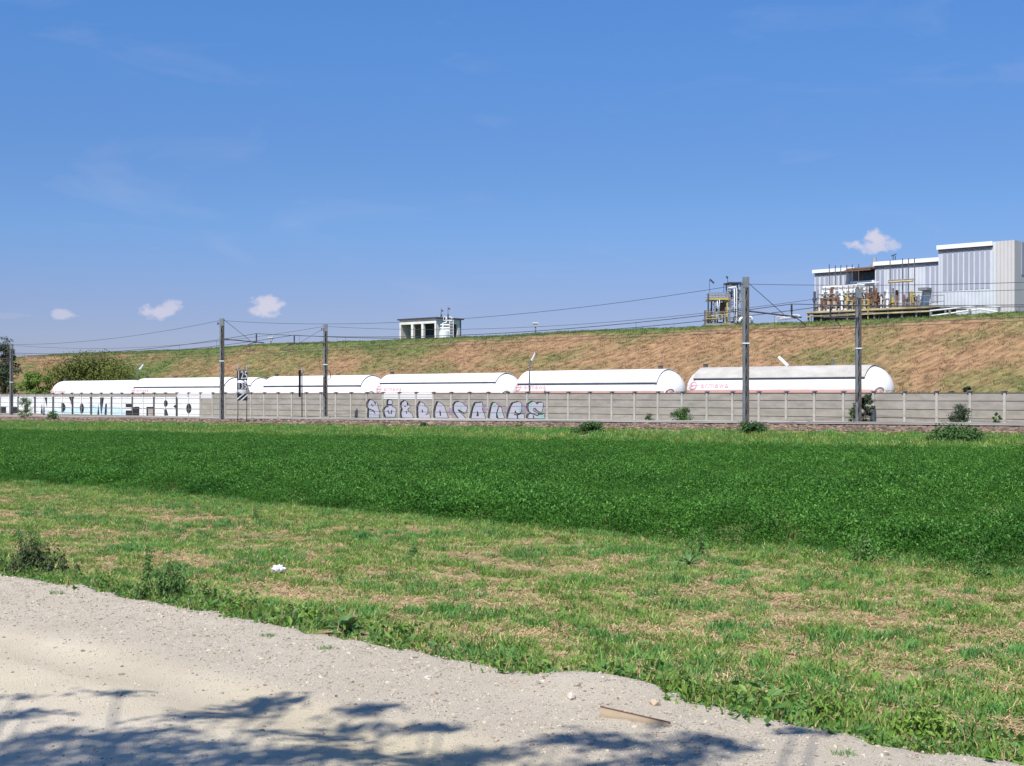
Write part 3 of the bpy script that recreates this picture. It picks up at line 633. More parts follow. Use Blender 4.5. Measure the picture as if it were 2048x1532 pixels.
hC = W(S(1713,69.4), 69.4, Z(1713,586,69.4)); hD = W(S(649,69.4), 69.4, Z(649,652.6,69.4)); hE = W(S(22,69.4), 69.4, Z(22,690,69.4))
wires('earth_wire', 'thin single wire joining tops of the far poles', [zset(hC+dv*47, 7.2), hC, hD, hE, zset(hE-dv*50, 6.2)], .95, .013, None, 'pole top wires')
# ---------------------------------------------------------------- railway signs
blk = mat('sign_black', (.02,.02,.028), rough=.5); wht = mat('sign_white', (.52,.52,.55), rough=.5)
def text_part(body, size, m, parent, loc, rot, name, ext=.004, sx=1.0, sp=1.0, off=0.0):
    cu = bpy.data.curves.new(name, 'FONT'); cu.body = body; cu.size = size; cu.extrude = ext; cu.align_x = 'CENTER'; cu.align_y = 'CENTER'; cu.space_character = sp; cu.offset = off; cu.resolution_u = 3
    tmp = bpy.data.objects.new(name, cu); COL.objects.link(tmp); dg = bpy.context.evaluated_depsgraph_get(); me = bpy.data.meshes.new_from_object(tmp.evaluated_get(dg)); bpy.data.objects.remove(tmp)
    for vv in me.vertices: vv.co.x *= sx
    me.materials.clear(); me.materials.append(m); o = bpy.data.objects.new(name, me); COL.objects.link(o); o.parent = parent; o.location = loc; o.rotation_euler = rot; return o
c_s = 57.0; s_s = S(484.5, c_s); z_s = Z(484.5, 849, c_s)-.1
sg = thing('speed_board', (s_s, c_s, z_s), 'black speed board on two posts reading 125 above 135', 'sign'); sg.rotation_euler = (0, 0, math.radians(12))
zz = lambda y: Z(484.5, y, c_s)-z_s
for k, x in ((0, -.31), (1, .31)):
    b = MB(); b.tube([(x, .05, 0), (x, .05, zz(727.5+1.5*k))], .032, 8); b.build('post', pole_m, sg, smooth=True)
b = MB(); b.tube([(.20, .10, zz(741)), (.20, .10, zz(728))], .02, 6); b.tube([(-.31, .05, zz(738.5)), (.31, .05, zz(738.5))], .02, 6); b.build('crossbar', pole_m, sg)
for ya, yb, tx, sz, sxx in ((741, 760.3, '125', .80, .60), (765.6, 779, '135', .56, .78)):
    b = MB(); b.box(-.36, .36, -.015, .012, zz(yb), zz(ya)); pl = b.build('number_plate', blk, sg)
    text_part(tx, sz, wht, pl, (0, -.019, (zz(ya)+zz(yb))/2-.005), (math.radians(90), 0, 0), 'numerals', .003, sxx, 1.05, .008)
b = MB(); b.box(-.36, .36, -.015, .012, zz(801), zz(787)); pl = b.build('striped_plate', blk, sg)
b = MB(); h_ = zz(787)-zz(801); zb_ = zz(801)
b.prism([(-.36, zb_+.04), (-.36, zb_+.15), (.06, zb_+h_), (.18, zb_+h_)], 1, -.019, -.0155); b.prism([(-.16, zb_), (-.02, zb_), (.36, zb_+h_*.74), (.36, zb_+h_*.94)], 1, -.019, -.0155); b.build('stripe', mat('stripe_grey', (.55,.55,.58), rough=.6), pl)
c_k = 68.6; s_k = S(602.5, c_k); z_k = Z(602.5, 831, c_k)-.15
kb = thing('signal_board', (s_k, c_k, z_k), 'tall narrow black board seen edge on beside grey post', 'sign'); kb.rotation_euler = (0, 0, math.radians(97))
zz2 = lambda y: Z(602.5, y, c_k)-z_k
b = MB(); b.tube([(0, -.06, 0), (0, -.06, zz2(734))], .042, 8); b.build('post', pole_m, kb, smooth=True)
b = MB(); b.box(-.36, .36, .04, .20, zz2(794), zz2(740)); b.build('board', mat('matt_black', (.012,.012,.014), rough=.95, spec=.05), kb)
# ---------------------------------------------------------------- tank wagons
tank_w = mat('tank_white', (.84,.84,.84), (.72,.72,.71), .7, .38, spec=.5, c3=(.60,.58,.54), s3=.9, thr3=(.60,.85), stretch=(1, 1, .35)); tank_d = mat('tank_dusty', (.55,.53,.50), (.44,.42,.39), .9, .6, stretch=(1, 1, 3)); pink = mat('faded_red_band', (.60,.33,.28), (.66,.44,.38), .6, .6)
tdark = mat('painted_gap_shadow', (.05,.05,.055), rough=.8); red_l = mat('faded_red_mark', (.72,.38,.40), rough=.7); rail_dk = mat('wagon_underframe', (.10,.09,.085), rough=.8)
def wagon(px0, px1, c, ytop, label, dusty=False, shade=True, logo=True, arch=True, lid=False, extra=None, r=1.55, shade0=None):
    xm = (px0+px1)/2; ztop = Z(xm, ytop, c); s0 = S(px0, c); s1 = S(px1, c); r_ = r; L_ = s1-s0
    # silhouette of the round heads: axis ends sit inside the measured outline
    sm = (s0+s1)/2; half = L_/2-.10; zc = ztop-r_
    t = thing('tank_wagon', (sm, c, railz(sm)-.1), label, 'wagon', 'white tank wagons behind the wall'); o = (sm, c, railz(sm)-.1); zc -= o[2]
    hd = 1.4
    prof = []
    nh = 8
    for i in range(nh+1):
        a = math.pi/2*i/nh; prof.append((-half+hd-hd*math.cos(a), r_*math.sin(a)))
    prof2 = [(-x, rr) for x, rr in reversed(prof)]; full = prof+prof2; nseg = 48
    def lathe(pr, a0=0, a1=2*math.pi, rad=0, closed=True):
        v = []; f = []; n = nseg
        for x, rr in pr:
            for k in range(n+1):
                a = a0+(a1-a0)*k/n; v.append((x, -math.cos(a)*(rr+rad), zc+math.sin(a)*(rr+rad)))
        for j in range(len(pr)-1):
            for k in range(n): f.append((j*(n+1)+k, j*(n+1)+k+1, (j+1)*(n+1)+k+1, (j+1)*(n+1)+k))
        return v, f
    v, f = lathe(full); b = MB(); b.add(v, f); b.build('tank', tank_w, t, smooth=True)
    # red band around the middle
    a1_, a2_ = math.radians(-14), math.radians(2)
    v, f = lathe(full, a1_, a2_, .006); b = MB(); b.add(v, f)
    v, f = lathe(full, math.pi-a2_, math.pi-a1_, .006); b.add(v, f); b.build('red_band', pink, t, smooth=True)
    if shade:
        xa, xb = -half+hd*.8, half-hd*.8
        st = shade if isinstance(shade, float) else 27
        A0, A1 = math.radians(st), math.radians(180-st)
        v, f = lathe([(xa, r_), (xb, r_)], A0, A1, .085); v2, f2 = lathe([(xa, r_), (xb, r_)], A0, A1, .055); b = MB(); b.add(v, f); b.add(v2, [tuple(reversed(q)) for q in f2])
        n = nseg
        for j in range(2):
            base = j*(n+1); ln = len(v)
            b.f += [tuple(x for x in ((base+k), (base+k+1), ln+(base+k+1), ln+(base+k))) for k in range(n)]; b.m += [0]*n
        b.f += [(0, n+1, len(v)+n+1, len(v)), (n, 2*n+1, len(v)+2*n+1, len(v)+n)]; b.m += [0, 0]
        sh = b.build('sunshade', tank_d if dusty else tank_w, t, smooth=False)
        sh.data.polygons.foreach_set('use_smooth', [i < 2*n for i in range(len(sh.data.polygons))])
        if dusty:
            b = MB()
            for q in (.33, .52, .72, .9):
                xx = xa+(xb-xa)*q; v, f = lathe([(xx-.015, r_), (xx+.015, r_)], A0, A1, .094); b.add(v, f)
            b.build('seam', mat('seam_grey', (.5,.49,.46), rough=.7), sh)
        b = MB()
        for sd in (1, -1):
            aa = math.radians(st-2.2); y = math.cos(aa)*(r_+.05)*sd*-1; z = zc+math.sin(aa)*(r_+.05); b.box(xa+.05, xb, min(y, y+.05*sd), max(y, y+.05*sd), z-.022, z+.008)
        v, f = lathe([(xb+.004, r_), (xb+.02, r_)], A0, A1, .04); b.add(v, f); b.build('gap_shadow_seam', tdark, t)  # dark strips paint the shadow gap below the sunshade edge, ring the end seam
    # running gear
    b = MB(); b.box(-half-.2, half+.2, -1.2, 1.2, .95, 1.18); b.box(-half-.3, -half-.2, -1.3, 1.3, .85, 1.2); b.box(half+.2, half+.3, -1.3, 1.3, .85, 1.2)
    for xx in (-half+1.8, half-1.8): b.box(xx-.4, xx+.4, -1.0, 1.0, 1.18, zc-r_+.5)
    b.build('underframe', rail_dk, t)
    for bx in (-half+1.9, half-1.9):
        bo = MB(); bo.box(bx-1.3, bx+1.3, -1.05, -.92, .45, .8); bo.box(bx-1.3, bx+1.3, .92, 1.05, .45, .8); bo.box(bx-.2, bx+.2, -1, 1, .55, .95); bg_ = bo.build('bogie', rail_dk, t)
        for wx in (-.9, .9):
            for wy in (-.75, .75):
                b = MB(); b.tube([(bx+wx, wy-.06, .46), (bx+wx, wy+.06, .46)], .46, 20); b.build('wheel', rail_dk, bg_)
    if arch:
        b = MB(); pts = []; xh = half-.16
        for i in range(13):
            a = math.pi*i/12; yy = -.98-.30*math.cos(a)*1.0; zz_ = zc-.14+.36*math.sin(a)
            rr = math.hypot(yy, zz_-zc); xx = half-hd+hd*math.sqrt(max(0, 1-(rr/r_)**2)); pts.append((xx+.05, yy, zz_))
        b.tube(pts, .055, 6); b.build('head_arch', tank_w, t)
        b = MB(); b.tube([(half-.36, -1.0, zc-.5), (half-.36, -1.0, zc+.03)], .16, 8); b.build('coupling_box', pink, t)
    if logo:
        k = logo if isinstance(logo, float) else 1.0
        def wrap(o, a_off=0):
            for vv in o.data.vertices:
                x, y, z = vv.co; ang = y/(r_+.02)+a_off; vv.co = (x, -math.cos(ang)*(r_+.016+z), zc+math.sin(ang)*(r_+.016+z))
        x0 = -half+1.25
        mk = text_part('ermewa', .56, red_l, t, (0, 0, 0), (0, 0, 0), 'painted_name', .003, 1.15, 1.1, .0)
        for vv in mk.data.vertices: vv.co.x += x0+1.75; vv.co.y += .0
        wrap(mk, math.radians(14))
        b = MB(); n = 28
        for i in range(n):
            a, a2 = 2*math.pi*i/n, 2*math.pi*(i+1)/n
            b.add([(x0+math.cos(a)*.21, math.sin(a)*.21, 0), (x0+math.cos(a)*.31, math.sin(a)*.31, 0), (x0+math.cos(a2)*.31, math.sin(a2)*.31, 0), (x0+math.cos(a2)*.21, math.sin(a2)*.21, 0)], [(0, 1, 2, 3)])
        b.add([(x0-.42, -.035, .003), (x0+.42, -.035, .003), (x0+.42, .035, .003), (x0-.42, .035, .003)], [(0, 1, 2, 3)])
        o_ = b.build('painted_emblem', red_l, t); wrap(o_, math.radians(14))
    for q in ([-.42] if not extra else extra):
        b = MB(); xx = q*2*half; zt = zc+r_; b.tube([(xx, 0, zt+.02), (xx, 0, zt+.28)], .17, 10); b.tube([(xx, 0, zt+.28), (xx, 0, zt+.33)], .20, 10); b.build('valve_dome', rail_dk, t)
    if lid:
        xx = S(1577, c)-sm; zt = zc+r_+.06; b = MB(); b.box(-.95, 0, -.10, .10, -.07, .07); lo = b.build('open_lid', tank_w, t); lo.location = (xx, -.05, zt+.03); lo.rotation_euler = (0, math.radians(41), 0)
        b = MB(); b.tube([(S(1665,c)-sm, 0, zt), (S(1665,c)-sm, 0, zt+.45)], .05, 8); b.tube([(S(1668,c)-sm, 0, zt), (S(1668,c)-sm, 0, zt+.35)], .035, 6); b.build('vent_pipe', pole_m, t)
    return t
CT = 78.5
wagon(1380, 1786, CT, 734.5, 'tank wagon with dusty grey sunshade and open lid on top, rightmost', dusty=True, lid=True, shade=31.0)
wagon(1037, 1366, CT, 742, 'clean white tank wagon directly left of the dusty one', shade=23.0, extra=[.38])
wagon(763, 1037, CT, 749, 'white tank wagon above the silver letters, without lamp before it', shade=33.0)
wagon(535, 765, CT, 753, 'white tank wagon behind black board seen edge on', shade=26.0, logo=False)
wagon(278, 487, CT, 757, 'white tank wagon with dark rim line left of the speed board', shade=26.0, arch=False)
wagon(117, 284, CT, 761, 'plain white tank wagon at far left end of the row', shade=False, arch=False)
wagon(334, 538, CT+5.0, 757.3, 'white tank wagon half hidden behind the others near speed board', shade=30.0, logo=False, arch=False)
# ---------------------------------------------------------------- yard and crest lamps
lamp_m = mat('lamp_housing', (.72,.74,.75), rough=.4); glass_m = mat('lamp_glass', (.55,.57,.58), rough=.25)
def lamp(px, ytop, c, pybase_z, arm_px, label, r=.045, group='street lamps behind the wall'):
    s0 = S(px, c); z0 = pybase_z; t = thing('street_lamp', (s0, c, z0), label, 'street lamp', group); t.rotation_euler = (0, 0, 0); H = Z(px, ytop, c)-z0; a = M1(px, c, arm_px)
    b = MB(); b.tube([(0, 0, 0), (0, 0, H*.9), (a*.15, 0, H-.25), (a*.45, 0, H-.05)], [r*1.5, r, r*.9, r*.8], 8); b.build('pole', pole_m, t, smooth=True)
    b = MB(); b.prism([(a*.3, H-.22), (a*1.05, H+.30), (a*1.25, H+.36), (a*1.2, H+.18), (a*.5, H-.3)], 1, -.14, .14); h = b.build('lamp_head', lamp_m, t)
    b = MB(); b.prism([(a*.6, H-.27), (a*1.1, H+.08), (a*1.12, H+.04), (a*.66, H-.33)], 1, -.11, .11); b.build('lamp_glass', glass_m, h); return t
lamp(275, 734, 82, -2.0, 10, 'slim street lamp rising in front of the green bank at left')
lamp(1059, 714, 74.8, -1.75, 9, 'slim street lamp between two tank wagons')
def crest_lamp(px, y0, y1, c, label):
    s0 = S(px, c); z0 = zg(s0, c, 0)-.2; t = thing('flood_light', (s0, c, z0), label, 'lamp', 'small lights on the embankment rim'); t.rotation_euler = (0, 0, 0); H = Z(px, y0, c)-z0
    b = MB(); b.tube([(0, 0, 0), (0, 0, H-.2)], .07, 8); b.build('pole', pole_m, t, smooth=True)
    b = MB(); b.add([(-.13,-.13,H-.42),(.13,-.13,H-.42),(.13,.13,H-.42),(-.13,.13,H-.42),(-.26,-.26,H-.05),(.26,-.26,H-.05),(.26,.26,H-.05),(-.26,.26,H-.05)], [(0,3,2,1),(4,5,6,7),(0,1,5,4),(1,2,6,5),(2,3,7,6),(3,0,4,7)]); b.box(-.3, .3, -.3, .3, H-.05, H+.04); b.build('lantern', lamp_m, t)
crest_lamp(542, 675, 690, 105, 'small white lantern on embankment rim near the left poles')
crest_lamp(1071, 646, 660, 105, 'small white lantern on embankment rim right of open shelter')
b = MB((0, 0, 0)); 
# ---------------------------------------------------------------- concrete shelter on the crest
cc_m = mat('shelter_concrete', (.78,.76,.72), (.64,.62,.58), .8, .85); roof_m = mat('dark_roof_edge', (.06,.055,.07), rough=.7); bin_m = mat('blue_grey_cladding', (.13,.19,.24), (.10,.15,.19), 1, .7)
CSH = 108.0; sA = S(799, CSH); sB = S(872, CSH); zsh = 6.3; zr = Z(872, 636.5, CSH); dep = 4.1
O = (sA, CSH, zsh); sh = thing('concrete_shelter', O, 'pale flat roofed concrete shelter with three open bays on embankment', 'shelter')
W_ = sB-sA; H_ = zr-zsh
b = MB(); b.box(-.25, W_+.2, -.15, dep+.3, H_-.02, H_+.14); b.build('roof', roof_m, sh)
b = MB(); b.box(0, W_, 0, .3, H_-.55, H_-.02); b.build('lintel', cc_m, sh)
b = MB(); b.box(0, W_, dep-.2, dep, 0, H_-.021); b.build('rear_wall', bin_m, sh)
b = MB(); b.add([(0,.31,0),(0,dep-.21,0),(0,dep-.201,H_-.021),(0,.301,H_-.021),(.2,.31,0),(.2,dep-.201,0),(.2,dep-.201,H_-.021),(.2,.301,H_-.021)], [(0,1,2,3),(7,6,5,4),(0,4,5,1),(1,5,6,2),(2,6,7,3),(3,7,4,0)]); b.build('side_wall', cc_m, sh)
for px_, w_ in ((799, 4), (822, 6), (842.5, 6), (869, 4)):
    x = S(px_, CSH)-sA; b = MB(); b.box(x, x+M1(px_, CSH, w_)*1.0, .002, .32, 0, H_-.551); b.build('column', cc_m, sh)
b = MB(); b.box(W_-.2, W_-.002, .33, 2.1, 0, H_-.57); b.box(W_-.2, W_-.002, .33, dep-.21, H_-.57, H_-.03); b.box(W_-.2, W_-.002, dep-.6, dep-.21, 0, H_-.572); b.build('side_wall', cc_m, sh)
wv = mat('white_vessel', (.75,.77,.78), rough=.5)
# vessel with pipework right of the shelter
cv = 107.0; s_v = S(891, cv); ov = (s_v, cv, 6.3); vt = thing('vent_stack_unit', ov, 'white vessel with cage ladder and two thin masts beside the shelter', 'process equipment'); vt.rotation_euler = (0, 0, 0)
q = M1(891, cv); zv = lambda y: Z(891, y, cv)-6.3; xv = lambda x: (x-891)*q
b = MB(); b.tube([(xv(889), 0, 0), (xv(889), 0, zv(663))], .62, 20); b.build('vessel', wv, vt, smooth=False)
for k, y in enumerate((661, 656, 650)):
    b = MB(); b.tube([(xv(881), -.2, zv(y)), (xv(900), -.2, zv(y))], .09, 8); b.build('pipe', wv, vt)
b = MB()
for x in (xv(899), xv(907)): b.tube([(x, -.3, 0), (x, -.3, zv(640))], .035, 5)
for k in range(14): b.box(xv(899), xv(907), -.32, -.28, .2+k*.17, .24+k*.17)
b.build('ladder', wv, vt)
b = MB(); b.tube([(xv(886), -.2, 0), (xv(886), -.2, zv(647)), (xv(893), -.2, zv(645)), (xv(893), -.2, zv(634))], .10, 8); b.build('riser_pipe', wv, vt)
b = MB(); 
for x in (887, 904): b.tube([(xv(x), 0, zv(641)), (xv(x), 0, zv(634))], .03, 4)
b.box(xv(887), xv(904), -.3, .3, zv(641.5), zv(640)); b.tube([(xv(887), 0, zv(634)), (xv(904), 0, zv(634))], .03, 4); b.build('platform', wv, vt)
for x, y in ((882.5, 617), (896, 613)):
    b = MB(); b.tube([(xv(x), 0, zv(648)), (xv(x), 0, zv(y))], .035, 5); b.tube([(xv(x), 0, zv(636)), (xv(x), 0, zv(628))], .10, 7); b.tube([(xv(x+2), 0, zv(y+3)), (xv(x+2), 0, zv(y+6))], .13, 8); b.build('mast', arm_m, vt)
# ---------------------------------------------------------------- process tower
cp = 109.0; P0 = 1448; op = (S(P0, cp), cp, 6.4); pt = thing('process_tower', op, 'steel process tower with yellow platform and white pipes on embankment', 'process tower'); pt.rotation_euler = (0, 0, 0)
q = M1(P0, cp); X = lambda x: (x-P0)*q; ZZ = lambda y: Z(P0, y, cp)-6.4
yel = mat('yellow_paint', (.50,.41,.14), (.36,.28,.09), 2, .6); stl = mat('grey_steel', (.30,.29,.29), (.20,.18,.17), 2, .6, .2); pip = mat('white_pipe', (.72,.73,.75), rough=.45); rst = mat('rusty_steel', (.15,.08,.05), (.22,.13,.085), 3, .85); blu = mat('dark_navy_steel', (.07,.075,.12), rough=.6)
def fr(b, x0, x1, y0, y1, d=0, t=.1, dz=None): b.box(X(x0), X(x1), d, d+(dz or t), ZZ(y1), ZZ(y0))
for i, (x, y0, d) in enumerate(((1430, 600, 0), (1454.5, 600, 0), (1430, 600, 2.2), (1454.5, 600, 2.2))):
    b = MB(); b.box(X(x)-.07, X(x)+.07, d, d+.14, -.2, ZZ(y0)); b.build('column', stl if i % 2 == 0 else yel, pt)
b = MB(); b.box(X(1418), X(1459), -.1, 2.5, ZZ(599.5), ZZ(596.5)); b.box(X(1418), X(1456), -.15, -.101, ZZ(600), ZZ(595.5)); plat = b.build('platform', yel, pt)
b = MB()
for y in (585.5, 591):
    b.tube([(X(1418), -.05, ZZ(y)), (X(1456), -.05, ZZ(y))], .035, 5); b.tube([(X(1418), 2.4, ZZ(y)), (X(1456), 2.4, ZZ(y))], .035, 5)
for k in range(7): x = X(1418)+k*(X(1456)-X(1418))/6; b.tube([(x, -.05, ZZ(596)), (x, -.05, ZZ(585))], .03, 5)
b.build('railing', stl, plat)
b = MB()
for x in (1460, 1483):
    for d in (0, 2.2): b.box(X(x)-.06, X(x)+.06, d, d+.12, -.2, ZZ(566))
for y in (566, 584, 600, 620, 636): b.box(X(1460), X(1483), .02, .10, ZZ(y+1), ZZ(y)); b.box(X(1460), X(1483), 2.22, 2.3, ZZ(y+1), ZZ(y))
b.tube([(X(1460), .05, ZZ(620)), (X(1483), .05, ZZ(600))], .05, 5); b.tube([(X(1483), .05, ZZ(620)), (X(1460), .05, ZZ(600))], .05, 5); b.build('steel_frame', stl, pt)
b = MB(); b.box(X(1456), X(1483), -.1, 2.4, ZZ(566), ZZ(564)); b.tube([(X(1447.5), 0, ZZ(586)), (X(1447.5), 0, ZZ(567)), (X(1457), 0, ZZ(566))], .05, 5); b.build('top_frame', blu, pt)
for (pts, r) in (([(1456,576),(1470,574.5),(1472,577),(1472,641),(1480,643)], .065), ([(1468,578),(1468,648)], .045), ([(1478,646),(1480,638),(1486,634),(1500,634),(1503,637),(1503,648)], .14), ([(1438,600),(1438,620)], .03), ([(1434,602),(1434,622)], .03)):
    b = MB(); b.tube([(X(x), -.3, ZZ(y)) for x, y in pts], r, 8); b.build('white_pipe', pip, pt, smooth=True)
for x, y0, y1, r in ((1478, 579, 602, .20), (1463, 584, 612, .14), (1447, 606, 624, .25)):
    b = MB(); b.tube([(X(x), .9, ZZ(y1)-.15), (X(x), .9, ZZ(y1)), (X(x), .9, ZZ(y0)), (X(x), .9, ZZ(y0)+.12)], [r*.5, r, r, r*.5], 14); b.build('vessel', mat('grey_metal', (.42,.42,.42), rough=.6) if x > 1470 else stl if x > 1450 else rst, pt)
rp = random.Random(3)
for k in range(150):
    x = rp.uniform(1410, 1488); y = rp.uniform(598 if x < 1458 else 572, 645) if 1428 < x < 1482 else rp.uniform(622, 645); d = rp.uniform(.1, 2.2); b = MB(); m_ = rp.choice([stl, rst, pip, stl, yel, blu, rst, stl])
    if rp.random() < .5: b.tube([(X(x), d, ZZ(y)), (X(x+rp.uniform(3, 11)), d, ZZ(y))], rp.uniform(.03, .08), 6)
    else: b.tube([(X(x), d, ZZ(min(648, y+rp.uniform(6, 16)))), (X(x), d, ZZ(y))], rp.uniform(.03, .09), 6)
    b.build('pipe', m_, pt)
b = MB(); b.box(X(1411), X(1421), 0, 1, -.2, ZZ(620)); b.build('control_cabinet', stl, pt)
for y in (628.5, 637):
    b = MB(); b.box(X(1411), X(1452), -.35, -.25, ZZ(y+1.5), ZZ(y)); b.tube([(X(1411), -.3, ZZ(y-4)), (X(1452), -.3, ZZ(y-4))], .03, 5); b.build('walkway', yel, pt)
b = MB(); b.box(X(1412), X(1488), -.1, 2.4, -.4, ZZ(646.5)); b.build('plinth', con_m, pt)
b = MB(); b.tube([(X(1416.5), 0, -.1), (X(1416.5), 0, ZZ(587))], .08, 6); b.build('post', blu, pt)
for x, y0, y1 in ((1420, 583, 558), (1456, 566, 552)):
    b = MB(); b.tube([(X(x), .3, ZZ(y0)), (X(x), .3, ZZ(y1))], .025, 5); b.tube([(X(x+(1 if x < 1430 else -2.5)), .3, ZZ(y1)), (X(x+(9 if x < 1430 else .8)), .3, ZZ(y1+(8 if x < 1430 else -4)+ (0 if x < 1430 else 8)))], .09, 6); b.build('lamp', blu, pt)
# small pipes right of the pole
b = MB((S(1565,108), 108, 6.3)); so_ = (S(1565,108), 108, 6.3)
pr = thing('pipe_rack', so_, 'low pipe rack on the rim between tower and plant', 'pipes'); pr.rotation_euler = (0, 0, 0); qq = M1(1565, 108); zf = lambda y: Z(1565, y, 108)-6.3
for pts, m_ in (([(1549,646),(1549,632),(1572,631.5)], stl), ([(1552,646),(1552,634),(1570,634)], pip), ([(1556,640),(1596,636)], stl), ([(1560,637),(1600,632)], pip), ([(1580,634),(1580,630),(1598,630),(1600,632)], pip)):
    b = MB(); b.tube([((x-1565)*qq, 0, zf(y)) for x, y in pts], .045, 6); b.build('pipe', m_, pr)
# ---------------------------------------------------------------- plant building
CB = 125.0; z0b = 6.3; clad = mat('white_cladding', (.60,.63,.68), (.52,.55,.60), .5, .55)
def corrug(m, per=.35, amt=.5):
    n = m.node_tree.nodes; l = m.node_tree.links; tcn = n.new('ShaderNodeTexCoord'); wv_ = n.new('ShaderNodeTexWave'); wv_.bands_direction = 'X'; wv_.inputs['Scale'].default_value = 1/per*.314*1.0; l.new(tcn.outputs['Object'], wv_.inputs[0])
    bn = n.new('ShaderNodeBump'); bn.inputs['Strength'].default_value = amt; bn.inputs['Distance'].default_value = .08; l.new(wv_.outputs[1], bn.inputs['Height']); l.new(bn.outputs[0], n['Principled BSDF'].inputs['Normal'])
corrug(clad); beige = mat('beige_cladding', (.56,.54,.54), (.48,.46,.46), .6, .6, stretch=(1, 1, .2)); corrug(beige)
glz = mat('translucent_strip', (.36,.38,.46), (.30,.32,.40), .7, .5, stretch=(1, 1, .3)); trim = mat('white_trim', (.80,.81,.83), rough=.5)
sL = S(1629, CB); sM = S(1880.5, CB); sR_ = S(2032.5, CB); OB = (sL, CB, z0b)
pb = thing('plant_building', OB, 'large white corrugated factory building with grey window strips and taller right block', 'building')
zl = Z(1629, 541, CB)-z0b; zt = Z(1881, 493, CB)-z0b
bx = lambda x: S(x, CB)-sL
zb = lambda x, y: Z(x, y, CB)-z0b
r0, r1 = bx(1703), bx(1750)
b = MB(); b.box(0, r0, 0, 22, -.5, zl); b.box(r0, r1, 2.2, 22, -.5, zl-.01); b.box(r0, r1, 0, 2.2, -.5, zb(1725, 565)); b.box(r1, bx(1880.5), 0, 22, -.5, zl+.35); b.build('low_wing', clad, pb)
b = MB(); b.box(bx(1880.5)+.001, bx(1994), -.4, 24, -.5, zt); b.build('tall_block', clad, pb)
b = MB(); b.box(bx(1994), bx(2032.5), -.4, 24, -.5, zt+.02); b.build('beige_bay', [beige], pb)
rf = MB(); rf.box(-.15, r0+.4, -.22, -.001, zl-.30, zl+.05); rf.box(r1-.1, bx(1880.5), -.22, -.001, zl+.02, zl+.42); rf.box(bx(1880.5)-.1, bx(1990), -.62, -.401, zt-.35, zt+.06); rf.build('roof_trim', trim, pb)
rf = MB(); rf.box(.1, r0+.2, -.16, -.001, zl-.45, zl-.301); rf.box(r1, bx(1880.5), -.16, -.001, zl-.15, zl+.019); rf.box(bx(1881.5), bx(1988), -.56, -.401, zt-.52, zt-.351); rf.build('gutter', roof_m, pb)
def strips(pxs, wpx, y0, y1, xr, proud=.0):
    za = zb(xr, y1); zc_ = zb(xr, y0)
    for x in pxs:
        b = MB(); x0 = bx(x); b.box(x0, bx(x+wpx), -.03-proud, -.002-proud, za, zc_); b.build('window_strip', glz, pb)
strips([1889.5+10.72*i for i in range(9)], 7.6, 497, 582, 1889, .4)
strips([1851.5, 1862, 1872.5], 7, 527, 606, 1853)
strips([1632+i*9.4 for i in range(8)], 5.6, 543, 600, 1632)
strips([1752.5, 1762], 6, 532, 600, 1752)
strips([1781, 1788, 1796, 1803.5, 1811], 4.6, 528, 600, 1781)
b = MB(); b.box(bx(1702), r1+.05, -.9, 2.3, zl-.28, zl-.12); b.add([(r0-.4,-1.0,zl-.45),(r1,-1.0,zl-.45),(r1,-.2,zl-.18),(r0-.4,-.2,zl-.18),(r0-.4,-1.0,zl-.38),(r1,-1.0,zl-.38),(r1,-.2,zl-.11),(r0-.4,-.2,zl-.11)], [(0,3,2,1),(4,5,6,7),(0,1,5,4),(1,2,6,5),(2,3,7,6),(3,0,4,7)]); b.build('awning', rst, pb)
b = MB(); b.box(r0, r1, -.25, .0-.002, zb(1725, 566), zb(1725, 562)); b.build('ledge', trim, pb)
b = MB(); b.box(r0+.2, r1-.02, 2.1, 2.19, zb(1725, 562)-.2, zl-.3); b.build('recess_cladding', mat('shaded_blue_panel', (.25,.36,.46), (.20,.30,.40), .8, .6), pb)  # bluish colour paints in the shade of the recess under the awning
b = MB(); b.tube([(bx(1739), 1, zl), (bx(1739), 1, zb(1739, 514))], .24, 12); b.tube([(bx(1739), 1, zl), (bx(1739), 1, zl+.3)], .4, 12); b.build('chimney', mat('zinc', (.45,.47,.5), rough=.4, metal=.5), pb)
b = MB()
for x, y in ((1781.5, 509), (1786, 511)): b.tube([(bx(x), .5, zl+.3), (bx(x), .5, zb(x, y))], .05, 5)
b.tube([(bx(1778), .5, zb(1780, 511)), (bx(1788), .5, zb(1780, 508))], .06, 5); b.build('antenna', blu, pb)
b = MB(); b.box(bx(1846), bx(1864), -1.1, -.002, zb(1850, 582), zb(1850, 576.5)); b.build('door_hood', mat('grey_hood', (.20,.21,.24), rough=.6), pb)
b = MB(); b.box(bx(1849), bx(1861), -.05, -.003, zb(1850, 607), zb(1850, 583)); b.build('door', trim, pb)
b = MB(); b.box(bx(2032.5)+.001, bx(2032.5)+.05, 1.2, 24, zt*.62, zt-.05); b.build('side_strip', glz, pb)
b = MB(); b.box(bx(2032.5)+.001, bx(2032.5)+.9, 3.2, 6, zt*.38, zt*.38+.5); b.build('side_canopy', mat('grey_hood', (.2,.2,.2)), pb)
